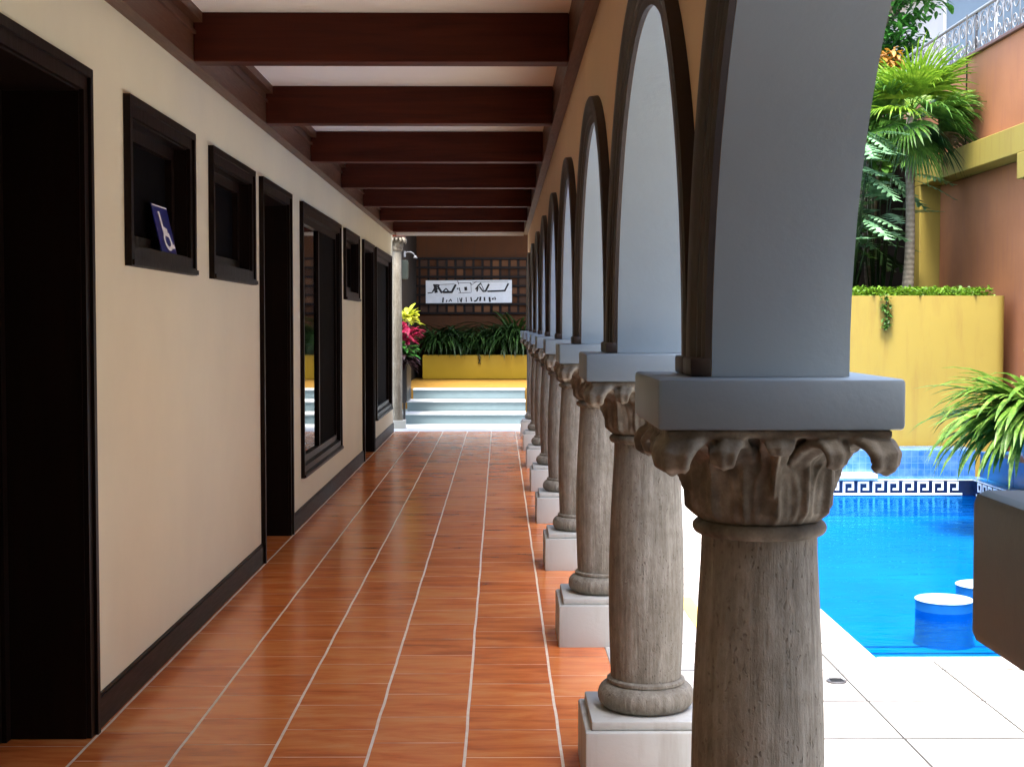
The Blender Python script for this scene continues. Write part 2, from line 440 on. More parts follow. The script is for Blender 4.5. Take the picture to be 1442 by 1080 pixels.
def meander(mb, x0, x1, y, z0, z1, nrm='y', mi=0):
    """black key pattern strokes on a band, on plane y=const (or x=const)"""
    H = z1 - z0; u = H/7.0; per = 7.0*u; n_ = int((x1-x0)/per)
    strokes = [(0,5,.9,7-.0),]
    def rect(a0,a1,b0,b1,x):
        if nrm == 'y': mb.box(x+a0*u, x+a1*u, y-.004, y, z0+b0*u, z0+b1*u, mi)
        else: mb.box(y-.004, y, x+a0*u, x+a1*u, z0+b0*u, z0+b1*u, mi)
    for i in range(n_):
        x = x0 + i*per
        rect(0.2,1.25,.0,6.4,x)         # stem
        rect(1.25,5.4,5.4,6.4,x)        # top bar
        rect(4.4,5.4,2.2,5.4,x)         # down
        rect(2.6,4.4,2.2,3.2,x)         # inner hook
        rect(1.25,7.2,.0,.95,x)         # bottom bar
g = MB()
g.box(PXL+.002, PXR-.002, PY1-.006, PY1+.001, ZW-.0, -.087)
g.box(PXR-.006, PXR+.001, PY0+.1, PY1-.007, ZW-.0, -.087)
band = g.obj('meander_band', M['navy'], led)
g = MB(); meander(g, PXL+.02, PXR-.02, PY1-.007, ZW+.006, -.096)
g.box(PXL+.01, PXR-.01, PY1-.011, PY1-.007, -.1005, -.0875); g.obj('key_pattern', M['tilewhite'], band)
g = MB(); meander(g, PY0+.2, PY1-.05, PXR-.007, ZW+.006, -.096, 'x')
g.box(PXR-.011, PXR-.007, PY0+.15, PY1-.02, -.1005, -.0875); g.obj('key_pattern', M['tilewhite'], band)

# pool stools
def stool(x, y, label):
    r = .18
    s_ = thing('pool_stool', label, 'stool', (x, y, ZF), 'stools standing in the pool')
    g = MB(); g.lathe([(r*1.06,ZF+.001),(r*1.0,ZF+.05),(r*.98,-.24),(r,-.2025)], x, y, 40); g.obj('stool_body', M['bluepanel'], s_)
    g = MB(); g.lathe([(r*.99,-.202),(r*1.015,-.199),(r*1.015,-.195),(r*.98,-.191),(r*.5,-.190)], x, y, 40); g.obj('seat', M['seatblue'], s_)
stool(2.82, 8.95, 'nearer round white topped blue stool standing in the pool')
stool(3.24, 9.45, 'farther white topped pool stool, partly hidden behind the slab at right')
# drain in the terrace
dr = thing('floor_drain', 'small dark oval drain cover in the white paving beside the pool', 'drain', (1.57, 6.57, TZ))
g = MB(); g.lathe([(.048,TZ+.001),(.048,TZ+.006),(.042,TZ+.009),(.03,TZ+.009)], 1.57, 6.57, 24); g.obj('drain_rim', M['irondark'], dr)
g = MB()
for i in range(-2, 3): g.box(1.57-.03, 1.57+.03, 6.57+i*.013-.003, 6.57+i*.013+.003, TZ+.009, TZ+.0115)
g.obj('grate', M['black'], dr)

# ------------------------------------------------------------------ left wall with doors and windows
SC = 1.043
ZT = 2.494
OPEN = [  # kind, y0, y1, z0, z1 (outer edges of the trim)
 ('door', 3.95, 5.36, 0, ZT), ('small', 5.89, 7.155, 1.79, ZT), ('small', 7.59, 8.90, 1.79, ZT), ('door', 9.17, 10.46, 0, ZT),
 ('large', 11.02, 13.69, .35, ZT), ('small', 14.07, 15.48, 1.79, ZT), ('door', 15.95, 17.28, 0, ZT), ('large', 17.57, 20.05, .35, ZT)]
wall = thing('house_wall', 'long cream plastered wall with dark doors and windows along the left of the corridor', 'house wall', (WX-.2, 8.7, 0))
TRW = .075
g = MB(); y = -3.0
XB = WX - .32
for (kd, y0, y1, z0, z1) in OPEN:
    a, b = y0+TRW, y1-TRW; c = z0+TRW if z0 > 0 else 0; d = z1-TRW
    g.box(XB, WX, y, a, 0, ZC+.15)
    g.box(XB, WX, a, b, d, ZC+.15)
    if c > 0: g.box(XB, WX, a, b, 0, c)
    y = b
g.box(XB, WX, y, ENDY, 0, ZC+.15)
g.obj('plaster_wall', M['cream'], wall)
g = MB(); g.box(-1.9, PX0-.002, -3.3, -3.002, 0, ZC+.15); g.obj('end_wall', M['cream'], wall)
g = MB(); g.box(PX0+.002, 7.5, -3.3, -1.2, -.3, 4.6); g.obj('sky_blocker_wall', M['orange'], wall)  # added unseen block behind the camera, keeps sky light off the near bay
g = MB(); g.box(PX1+.08, 7.5, -1.199, 1.2, ZC, ZC+.25); g.obj('sky_blocker_roof', M['beamwood'], wall)  # added unseen slab overhead, darkens the nearest column and arch
g = MB(); y = -3.0
def bboard(a, b):
    g.box(WX+.0005, WX+.016, a, b, .001, .118); g.box(WX+.0005, WX+.011, a, b, .118, .13)
for (kd, y0, y1, z0, z1) in OPEN:
    if kd == 'door': bboard(y, y0-.001); y = y1+.001
bboard(y, ENDY-.002)
g.obj('baseboard', M['base'], wall)
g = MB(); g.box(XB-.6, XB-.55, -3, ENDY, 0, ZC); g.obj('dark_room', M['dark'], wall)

def ring(g, x0, x1, y0, y1, z0, z1, w, door=False):
    """frame of four members between x0 and x1"""
    zb = 0.001 if door else z0
    g.box(x0, x1, y0, y0+w, zb, z1); g.box(x0, x1, y1-w, y1, zb, z1)
    g.box(x0, x1, y0+w, y1-w, z1-w, z1)
    if not door: g.box(x0, x1, y0+w, y1-w, z0, z0+w)
def opening(kd, y0, y1, z0, z1, idx):
    door = kd == 'door'
    g = MB()
    # moulded trim on the wall face: two steps
    ring(g, WX+.0008, WX+.030, y0, y1, z0, z1, .034, door)
    zi = z0 if door else z0+.034
    ring(g, WX+.0008, WX+.018, y0+.034, y1-.034, zi, z1-.034, .05, door)
    # lining of the reveal
    a, b, d = y0+TRW, y1-TRW, z1-TRW
    c = .001 if door else z0+TRW
    dep = .30 if door else (.035 if kd == 'large' else .08)
    xi = WX - dep
    g.box(xi, WX+.0005, a+.0005, a+.016, c, d-.0005); g.box(xi, WX+.0005, b-.016, b-.0005, c, d-.0005)
    g.box(xi, WX+.0005, a+.016, b-.016, d-.016, d-.0005)
    if not door: g.box(xi, WX+.0005, a+.016, b-.016, c, c+.016)
    # sash / stop frame
    sw = .055 if not door else .05
    ring(g, xi-.03, xi+.02, a+.016, b-.016, c+(.016 if not door else 0), d-.016, sw, door)
    nm = 'door' if door else 'window'
    fr = g.obj(nm, M['doorwood'], wall)
    ia, ib, ic, id_ = a+.016+sw, b-.016-sw, c+(.016+sw if not door else .004), d-.016-sw
    if door:
        h = MB()
        h.box(xi-.028, xi+.004, ia+.002, ib-.002, ic, id_)
        wd = (ib-ia)
        for zz0, zz1 in ((.15,.62),(.78,1.42),(1.55,id_-.12)):
            for s0, s1 in ((.08,.47),(.53,.92)):
                ring(h, xi+.0045, xi+.013, ia+wd*s0, ia+wd*s1, zz0, zz1, .03)
                h.box(xi+.0045, xi+.009, ia+wd*s0+.05, ia+wd*s1-.05, zz0+.05, zz1-.05)
        h.obj('leaf', M['doorwood'], fr)
        h = MB(); yh = ia+.09
        h.lathe([(.022,0),(.022,.006)], 0, 0, 16)
        h = MB(); h.box(xi+.0135, xi+.019, yh-.02, yh+.02, .93, 1.13)
        h.tube([(xi+.019,yh,1.05),(xi+.06,yh,1.05),(xi+.064,yh+.02,1.05),(xi+.064,yh+.13,1.045)], .009, 8)
        h.obj('handle', M['chrome'], fr)
    else:
        h = MB(); h.box(WX+.0305, WX+.040, y0+.004, y1-.004, z0+.003, z0+.026); h.obj('sill', M['doorwood'], fr)
        if idx == 4:
            n = 2; seg = (ib-ia)/n
            for q in range(n):
                h = MB(); p0, p1 = ia+seg*q, ia+seg*(q+1)
                if q == 0:
                    h.box(xi-.012, xi-.006, p0+.001, p1-.05, ic, id_); h.obj('glass_pane', M['glass'], fr)
                    h = MB(); h.box(xi-.03, xi+.016, p1-.049, p1, ic, id_); h.obj('mullion', M['doorwood'], fr)
                else:
                    h.box(xi-.02, xi+.002, p0+.001, p1-.001, ic, id_); h.box(xi+.0025, xi+.012, p0+.002, p0+.05, ic, id_)
                    h.obj('shutter', M['dark'], fr)
        else:
            h = MB(); mid = (ia+ib)/2
            h.box(xi-.02, xi-.012, ia, ib, ic, id_); h.obj('pane', M['dark'], fr)
            h = MB(); h.box(xi-.0115, xi+.012, ia+.19*(ib-ia), ia+.19*(ib-ia)+.03, ic, id_); h.obj('mullion', M['doorwood'], fr)
for i, o in enumerate(OPEN): opening(*o, i)

# blue accessibility card leaning in the first small window
sg = thing('access_sign', 'blue card with a white wheelchair mark leaning in the first small window', 'sign', (-1.58, 6.73, 1.8825))
y0, y1, zb, zt = 6.58, 6.88, 1.8825, 2.105
def cardpt(u, v, off=0):   # u along y, v up, leaning back
    vv = zb + v*(zt-zb)
    return (-1.556 - v*.05 + off*.965, y0 + u*(y1-y0), vv + off*.26)
g = MB()
c0 = [cardpt(0,0), cardpt(1,0), cardpt(1,1), cardpt(0,1)]; c1 = [cardpt(0,0,-.004), cardpt(1,0,-.004), cardpt(1,1,-.004), cardpt(0,1,-.004)]
g.add(c0+c1, [(0,1,2,3),(7,6,5,4),(0,4,5,1),(1,5,6,2),(2,6,7,3),(3,7,4,0)])
g.obj('card', M['bluesign'], sg)
g = MB()
def ribbon(g, pts, w, f, off=.0015, mi=0):
    """flat ribbon of width w along pts in (u,v) space mapped by f(u,v,off)"""
    P = [Vector(p) for p in pts]; N = len(P); L = []; Rr = []
    for i in range(N):
        tt = (P[min(i+1,N-1)] - P[max(i-1,0)]).normalized(); nn = Vector((-tt.y, tt.x))
        ww = w[i] if isinstance(w, (list,tuple)) else w
        L.append(P[i] + nn*ww/2); Rr.append(P[i] - nn*ww/2)
    vs = [f(p.x, p.y, off) for p in L] + [f(p.x, p.y, off) for p in Rr]
    g.add(vs, [(i, N+i, N+i+1, i+1) for i in range(N-1)], mi)
ribbon(g, [(.36,.86),(.40,.52),(.42,.40)], [.12,.12,.10], cardpt)
ribbon(g, [(.41,.52),(.66,.47)], .09, cardpt, .0018)
ribbon(g, [(.40,.42),(.70,.38),(.80,.14),(.93,.17)], [.10,.11,.11,.10], cardpt, .0021)
ribbon(g, [(.36+.26*0+.22*(1+math.cos(a))-.02, .26+.17*math.sin(a)) for a in [R(120+i*20) for i in range(13)]], .09, cardpt, .0024)
ribbon(g, [(0.02,.975),(.98,.975)], .03, cardpt, .0018)
g.obj('wheelchair_mark', M['signwhite'], sg)

# ------------------------------------------------------------------ roof: ceiling, beams, ledgers
roof = thing('corridor_roof', 'pale corridor ceiling carried on dark mahogany cross beams', 'roof', (-.6, 8.7, ZB))
RE = 20.28
g = MB(); g.box(WX+.0005, PX0-.0005, -3.0, RE-.002, ZC, ZC+.02); g.obj('ceiling_panel', M['ceiling'], roof)
g = MB(); g.box(-2.2, PX1+.06, -3.3, RE, ZC+.151, ZC+.30); g.obj('roof_slab', M['white'], roof)
for k in range(-2, 9):
    yc = cy(k)
    g = MB(); g.cbox(WX+.071, PX0-.061, yc-.065, yc+.065, ZB, ZC-.0005, .006); g.obj('beam', M['beamwood'], roof)
g = MB(); g.box(WX+.001, WX+.07, -3, RE-.003, ZB, ZC-.0005)
g.box(WX+.0705, WX+.085, -3, RE-.003, ZB+.13, ZB+.146)
g.obj('ledger', M['ledgerwood'], roof)
g = MB(); g.box(PX0-.06, PX0-.0008, -3, RE-.003, ZB, ZC-.0005); g.obj('ledger', M['ledgerwood'], roof)
g = MB(); g.cbox(WX+.0712, PX0-.0612, RE-.03, RE-.004, ZB-.012, ZC-.001, .003); g.obj('fascia', M['white'], roof)  # white colour stands in for light on the underside at the roof end
g = MB()
for k in range(-1, 8):   # small cove strips where ceiling meets the ledger
    g.box(WX+.0705, WX+.115, cy(k)+.066, cy(k+1)-.066, ZC-.05, ZC-.0007)
g.obj('cove_strip', M['ledgerwood'], roof)

# ------------------------------------------------------------------ arcade wall
arc = thing('arcade_wall', 'ochre arcade wall with grey round arches standing on the row of stone columns', 'arcade', ((PX0+PX1)/2, 10.0, ZS1))
PD = .23                       # pier depth
RY = (S - PD)/2; RZ = .92; Z0 = ZS1 + .001
g = MB(); NA = 40
def wallquad(pts, mi): g.add(pts, [tuple(range(len(pts)))], mi)
ZTW = ZC + .149
for k in range(-1, 8):
    ya = cy(k)+PD/2; yb = cy(k+1)-PD/2; ym = (ya+yb)/2
    pr = [(ym - RY*math.cos(PI*i/NA), Z0 + RZ*math.sin(PI*i/NA)) for i in range(NA+1)]
    for (p, q) in zip(pr[:-1], pr[1:]):
        wallquad([(PX0,p[0],p[1]),(PX0,p[0],ZTW),(PX0,q[0],ZTW),(PX0,q[0],q[1])], 0)
        wallquad([(PX1,p[0],p[1]),(PX1,q[0],q[1]),(PX1,q[0],ZTW),(PX1,p[0],ZTW)], 1)
    vs = [(PX0,p[0],p[1]) for p in pr] + [(PX1,p[0],p[1]) for p in pr]
    n = NA+1
    g.add(vs, [(i, i+1, n+i+1, n+i) for i in range(NA)], 1, True)
    wallquad([(PX0,ya,ZTW),(PX1,ya,ZTW),(PX1,yb,ZTW),(PX0,yb,ZTW)], 1)
for k in KS:
    ya, yb = cy(k)-PD/2, cy(k)+PD/2
    if k == 8: yb = 20.26
    if k == -1: ya = -3.0
    wallquad([(PX0,yb,Z0),(PX0,ya,Z0),(PX0,ya,ZTW),(PX0,yb,ZTW)], 0)
    wallquad([(PX1,ya,Z0),(PX1,yb,Z0),(PX1,yb,ZTW),(PX1,ya,ZTW)], 1)
    wallquad([(PX0,ya,Z0),(PX0,yb,Z0),(PX1,yb,Z0),(PX1,ya,Z0)], 1)
    wallquad([(PX0,yb,ZTW),(PX0,ya,ZTW),(PX1,ya,ZTW),(PX1,yb,ZTW)], 1)
    if k == 8: wallquad([(PX1,yb,Z0),(PX0,yb,Z0),(PX0,yb,ZTW),(PX1,yb,ZTW)], 1)
    if k == -1: wallquad([(PX0,ya,Z0),(PX1,ya,Z0),(PX1,ya,ZTW),(PX0,ya,ZTW)], 1)
g.obj('arch_wall', [M['orange'], M['grey']], arc)
g = MB(); g.box(PX0, PX1, -3.0, cy(-1)-HA-.01, -.28, ZS1); g.obj('solid_bay', M['orange'], arc)
# moulded archivolt on the corridor face
PROF = [(0,0),(-.001,.016),(.010,.022),(.022,.022),(.030,.030),(.046,.030),(.054,.040),(.066,.046),(.096,.046),(.104,.040),(.1075,.0)]
for k in range(-1, 8):
    ya = cy(k)+PD/2; yb = cy(k+1)-PD/2; ym = (ya+yb)/2
    g = MB(); vs = []; fs = []; NB = 56; np_ = len(PROF)
    for i in range(NB+1):
        a = PI*i/NB
        for (o, pj) in PROF:
            vs.append((PX0 - pj*.76 - .0006, ym - (RY+o)*math.cos(a), Z0 + (RZ+o)*math.sin(a)))
    for i in range(NB):
        for j in range(np_-1):
            fs.append((i*np_+j, i*np_+j+1, (i+1)*np_+j+1, (i+1)*np_+j))
    g.add(vs, fs, 0, True)
    # turned stop block at each foot
    for sgn, yy in ((1, ya), (-1, yb)):
        lo, hi = sorted((yy - sgn*.1125, yy + sgn*.003))
        g.cbox(PX0-.040, PX0-.0008, lo, hi, Z0, Z0+.035, .005)
    o = g.obj('arch_trim', M['trimwood'], arc); crease(o, 28)

# ------------------------------------------------------------------ columns
def remeshed(mb, vox, smooth_it=2):
    me = bpy.data.meshes.new('tmp'); me.from_pydata(mb.v, [], mb.f); me.update()
    ob = bpy.data.objects.new('tmp', me); COL.objects.link(ob)
    m = ob.modifiers.new('r', 'REMESH'); m.mode = 'VOXEL'; m.voxel_size = vox
    if smooth_it:
        s = ob.modifiers.new('s', 'SMOOTH'); s.iterations = smooth_it; s.factor = .5
    dg = bpy.context.evaluated_depsgraph_get()
    res = bpy.data.meshes.new_from_object(ob.evaluated_get(dg))
    bpy.data.objects.remove(ob); bpy.data.meshes.remove(me)
    out = MB(); out.add([v.co[:] for v in res.vertices], [tuple(p.vertices) for p in res.polygons], 0, True)
    bpy.data.meshes.remove(res)
    return out
def slab_sweep(mb, path, ang, widths, thick, cx=0, cy_=0, n=28):
    """thick leaf following (r,z) path in the vertical plane at angle ang"""
    er = Vector((math.cos(ang), math.sin(ang), 0)); et = Vector((-math.sin(ang), math.cos(ang), 0))
    N = len(path); vs = []; fs = []
    for i, (r, z) in enumerate(path):
        p = Vector((cx,cy_,z)) + er*r
        a = path[max(i-1,0)]; b = path[min(i+1,N-1)]
        tv = (er*(b[0]-a[0]) + Vector((0,0,b[1]-a[1]))).normalized()
        nn = tv.cross(et).normalized()
        w = widths[i]/2; th = (thick[i] if isinstance(thick,(list,tuple)) else thick)/2
        for k in range(n):
            q = 2*PI*k/n
            vs.append(p + et*(w*math.cos(q)) + nn*(th*math.sin(q)*(1+.30*math.cos(6*math.cos(q)))) )
    for i in range(N-1):
        for k in range(n):
            l = (k+1) % n; fs.append((i*n+k, i*n+l, (i+1)*n+l, (i+1)*n+k))
    fs.append(tuple(range(n))[::-1]); fs.append(tuple((N-1)*n+k for k in range(n)))
    mb.add(vs, fs)
def capital_mesh():
    z0, z1 = 1.173, 1.357
    mb = MB()
    n, m = 288, 64
    def bell(t):
        pts = [(0,.112),(.12,.116),(.35,.120),(.55,.122),(.7,.122),(.82,.128),(.92,.146),(1,.165)]
        for (a, ra), (b, rb) in zip(pts[:-1], pts[1:]):
            if t <= b: 
                q = (t-a)/(b-a); return ra + (rb-ra)*q
        return .185
    vs = []; fs = []
    for j in range(m+1):
        t_ = j/m
        for i in range(n):
            th = 2*PI*i/n
            r = bell(t_)
            best = 0
            for row, (off, h, amp) in enumerate(((0, .70, .021), (.5, .92, .017))):
                u = th/(2*PI)*7 + off + .18
                a = (u - math.floor(u))*2 - 1                 # -1..1 across a leaf
                tt = t_/h
                if tt < 1.0:
                    wid = .96*math.sqrt(max(0, 1 - (max(0, tt-.45)/.55)**2.2))*(.82+.18*min(1, tt*3))
                    if abs(a) < wid:
                        e = abs(a)/max(wid, 1e-3)
                        body = (1 - e**4)
                        flutes = .60*math.cos(e*PI*2.4) + .35*math.cos(e*PI*5.0 + tt*1.2)
                        mid = math.exp(-(a/.10)**2)*.9
                        curl = max(0, tt-.72)**2*7.5
                        d = amp*(body*(.75 + .40*flutes + .35*mid) + curl*body)
                        d *= min(1, .25 + tt*4.5); best = max(best, d)
            r += best
            vs.append((r*math.cos(th), r*math.sin(th), z0 + (z1-.012-z0)*t_))
    for j in range(m):
        for i in range(n):
            k = (i+1) % n; fs.append((j*n+i, j*n+k, (j+1)*n+k, (j+1)*n+i))
    fs.append(tuple(range(n))[::-1]); fs.append(tuple(m*n+i for i in range(n)))
    mb.add(vs, fs)
    # corner volutes
    for q in range(4):
        ang = PI/4 + q*PI/2
        path = [(.105,1.285),(.140,1.312),(.172,1.332),(.206,1.342),(.238,1.341),(.262,1.330),(.275,1.312),(.274,1.296),(.262,1.287)]
        wd = [.070,.084,.094,.100,.102,.098,.090,.078,.060]
        th = [.026,.028,.030,.032,.034,.036,.038,.036,.028]
        slab_sweep(mb, path, ang, wd, th)
        for s in (-1, 1):   # side lobes of the corner leaf
            a2 = ang + s*.32
            slab_sweep(mb, [(.12,1.290),(.155,1.318),(.190,1.334),(.218,1.332),(.232,1.316),(.228,1.299),(.216,1.293)], a2, [.06,.066,.070,.064,.056,.046,.034], [.022,.028,.030,.028,.024,.020,.016])
        a3 = q*PI/2        # leaf in the middle of each side
        slab_sweep(mb, [(.125,1.262),(.140,1.292),(.158,1.318),(.178,1.337),(.196,1.338),(.205,1.326),(.202,1.312)], a3, [.040,.050,.060,.066,.062,.052,.036], [.014,.016,.018,.018,.018,.016,.012])
        slab_sweep(mb, [(.135,1.230),(.152,1.280),(.178,1.318),(.200,1.345)], a3, [.014,.014,.016,.018], [.022,.024,.026,.026])
    # thin necking plate under the slab
    mb.cbox(-.203, .203, -.203, .203, 1.344, 1.3595, .004)
    return remeshed(mb, .0042, 1)
def column(k):
    y = cy(k)
    c = thing('column', '', 'column', (CX, y, -.28), 'stone columns of the arcade')
    g = MB(); b = .222
    g.cbox(CX-b, CX+b, y-b, y+b, -.28, .20, .009)
    g.cbox(CX-b+.022, CX+b-.022, y-b+.022, y+b-.022, .2002, .231, .006)
    crease(g.obj('plinth', M['plinth'], c), 30)
    g = MB()
    prof = [(.120,.2305)] + [(.128+.038*math.cos(a), .274+.043*math.sin(a)) for a in [R(-85+i*14) for i in range(13)]] + [(.130,.318),(.134,.322),(.134,.331),(.128,.336),(.110,.3365)]
    prof = [(r if 1 else r, z) for r, z in prof]
    g.lathe(prof, CX, y, 64); crease(g.obj('base', M['stone'], c), 40)
    g = MB(); pr = []
    for i in range(25):
        q = i/24
        r = .1135 + .0155*math.sin(PI*min(1, (q*.86+.17)))**1.1 - .006*max(0, q-.5)**1.5
        pr.append((r, .3367 + q*(1.144-.3367)))
    g.lathe(pr, CX, y, 64); g.obj('shaft', M['stone'], c)
    g = MB()
    ap = [(.108,1.1442)] + [(.113+.016*math.cos(a), 1.1585+.0145*math.sin(a)) for a in [R(-80+i*16) for i in range(11)]] + [(.108,1.1732)]
    g.lathe(ap, CX, y, 64); g.obj('astragal', M['capstone'], c)
    cm = capital_mesh()
    cm.v = [(p[0]+CX, p[1]+y, p[2]) for p in cm.v]
    cap = cm.obj('capital', M['capstone'], c)
    g = MB(); g.cbox(CX-.222, CX+.222, y-HA, y+HA, ZS0, ZS1, .0075); crease(g.obj('capital_slab', M['abacus'], c), 30)
    return c
LAB = {-1: 'column at the right edge, only the dark side of its slab in view',
 0: 'nearest full stone column, large in the foreground left of the pool',
 1: 'second stone column, its whole shaft, base and plinth showing beside the pool paving',
 2: 'third stone column counted from the foreground, left of the second one',
 3: 'fourth stone column counted from the foreground of the arcade',
 4: 'fifth stone column counted from the foreground of the arcade',
 5: 'sixth stone column counted from the foreground of the arcade',
 6: 'seventh stone column counted from the foreground, thin with distance',
 7: 'eighth stone column counted from the foreground, last but one before the steps',
 8: 'last and farthest stone column of the arcade, beside the steps'}
proto = column(0); proto['label'] = LAB[0]
for k in KS:
    if k != 0:
        c_ = copy_tree(proto, (CX, cy(k), -.28), LAB[k])
        if k == -1:      # its capital is plainer and narrower than the rest
            for ch in c_.children:
                if ch.name.startswith(('capital.', 'astragal', 'shaft', 'base')) : ch.scale = (.70,.70,1)

# ------------------------------------------------------------------ far end: steps, planter, back wall, banner
ZL = .49
st_ = thing('staircase', 'three broad blue grey steps with white edges at the far end of the corridor', 'steps', (-.55, 22.0, 0))
XS0, XS1 = -1.62, .40
for i, (ya, yb) in enumerate(((22.0, 22.6), (22.6, 23.2), (23.2, 23.5))):
    z1 = ZL*(i+1)/3; z0 = 0 if i == 0 else ZL*i/3+.0005
    x0 = XS0 + (0, .14, .20)[i]
    g = MB(); g.box(x0, XS1, ya, 23.49, z0, z1-.022); s1 = g.obj('step', M['stepgrey'], st_)
    g = MB(); g.cbox(x0-.008, XS1+.004, ya-.025, yb+(-.03 if i < 2 else -.0), z1-.0215, z1, .006); g.obj('nosing', M['steptread'], s1)
g = MB(); g.box(-2.2, 1.2, 23.502, 28.2, 0, ZL-.003)
structure(g.obj('upper_landing', plaster('ochre_landing', (.24,.13,.02), .15, .55, .1)))
pl = thing('yellow_planter', 'low bright yellow planter wall across the top of the steps', 'planter', (-.5, 27.3, ZL))
g = MB()
g.cbox(-1.50, .75, 27.3, 27.42, ZL-.002, .955, .03)
g.cbox(-1.50, -1.40, 27.425, 28.1, ZL-.002, .955, .01); g.cbox(.65, .75, 27.425, 28.1, ZL-.002, .955, .01)
crease(g.obj('planter_wall', M['yellowbright'], pl), 40)
g = MB(); g.box(-1.399, .649, 27.421, 28.1, ZL, .90); g.obj('soil', M['soil'], pl)
bw = thing('back_wall', 'dark brown wall with a square lattice behind the banner at the corridor end', 'wall', (-.4, 28.3, 0))
g = MB(); g.box(-2.2, 3.4, 28.3, 28.6, -.28, 5.2); g.obj('masonry', M['backwall'], bw)
g = MB(); yl = 28.296
for i in range(15): 
    x = -1.62 + i*.178; g.box(x, x+.042, yl-.03, yl, 1.74, 2.86)
for j in range(7):
    z = 1.74 + j*.18; g.box(-1.66, .92, yl-.055, yl-.0305, z, z+.04)
g.obj('lattice', M['doorwood'], bw)
random.seed(3)
g = MB()
for i in range(14):
    for j in range(6):
        if random.random() < .80:
            x = -1.62+.05+i*.178; z = 1.74+.045+j*.18
            g.box(x, x+.12, yl-.006, yl+.001, z, z+.128, random.randint(0, 2))
g.obj('lattice_tile', [plaster('clay_tile', (.10,.036,.011), .25, .7, .2), plaster('clay_tile_light', (.15,.06,.02), .25, .7, .2), plaster('clay_tile_dark', (.06,.025,.01), .25, .7, .2)], bw)
sw_ = thing('side_wall', 'dark wall at the left of the steps carrying a small white lamp', 'wall', (-1.9, 25, 0))
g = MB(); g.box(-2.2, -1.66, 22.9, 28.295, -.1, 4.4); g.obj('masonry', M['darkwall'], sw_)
g = MB(); g.box(-2.6, 1.5, 25.2, 28.7, 4.42, 4.55); g.obj('overhead_shade', M['beamwood'], sw_)  # added out of view to keep the back wall dark
# wall lamp with bent white arm
lm = thing('wall_lamp', 'small white gooseneck lamp on the dark wall left of the banner', 'lamp', (-1.66, 24.6, 2.75))
g = MB(); g.lathe([(.03,2.70),(.03,2.80)], -1.655, 24.6, 12)
g.tube([(-1.655,24.6,2.76),(-1.60,24.6,2.785),(-1.54,24.6,2.785),(-1.50,24.6,2.76),(-1.475,24.6,2.72)], .011, 8); g.obj('arm', M['iron'], lm)
g = MB(); g.lathe([(.014,2.725),(.022,2.712),(.045,2.68),(.04,2.679)], -1.465, 24.6, 16); g.obj('lamp_shade', M['iron'], lm)
mb_ = thing('meter_box', 'small grey green box on the dark wall below the gooseneck lamp', 'box', (-1.66, 24.1, 2.3))
g = MB(); g.cbox(-1.6595, -1.56, 24.0, 24.2, 2.30, 2.62, .008); g.obj('cabinet', flat('grey_green_box', (.05,.06,.045), .5), mb_)
g = MB(); g.cbox(-1.5595, -1.552, 24.02, 24.18, 2.33, 2.59, .003); g.obj('cover', flat('grey_green_cover', (.06,.07,.05), .5), mb_)
# banner
bn = thing('banner', 'white banner with black lettering hanging on the lattice at the corridor end', 'banner', (-.62, 28.22, 1.96))
def bpt(u, v, off=0):   # u 0..1 to the right, v 0..1 downwards
    x = -1.475 + u*1.705; z = 2.405 - v*.45 + .012*u
    return (x, 28.225 - off + .010*math.sin(u*9+v*2), z)
g = MB(); NU, NV = 24, 8
vs = [bpt(i/NU, j/NV, 0) for j in range(NV+1) for i in range(NU+1)] + [bpt(i/NU, j/NV, -.004) for j in range(NV+1) for i in range(NU+1)]
K = (NU+1)*(NV+1); fs = []
for j in range(NV):
    for i in range(NU):
        a = j*(NU+1)+i; fs.append((a, a+NU+1, a+NU+2, a+1)); fs.append((K+a, K+a+1, K+a+NU+2, K+a+NU+1))
g.add(vs, fs, 0, True); g.obj('cloth', M['banner'], bn)
g = MB()
def zp(x, y): return ((x-182)/1013.0, (y-555)/270.0)
def bp2(u, v, off): return bpt(u/3.79, v, off)
def stroke(pts, w):
    q = [(zp(x, y)[0]*3.79, zp(x, y)[1]) for x, y in pts]
    # subdivide to follow the cloth
    out = []
    for a, b in zip(q[:-1], q[1:]):
        for i in range(6): out.append((a[0]+(b[0]-a[0])*i/6, a[1]+(b[1]-a[1])*i/6))
    out.append(q[-1]); 
    stroke.c += .0002
    ribbon(g, out, 1.25*w/270.0, bp2, .004+stroke.c)
stroke.c = 0
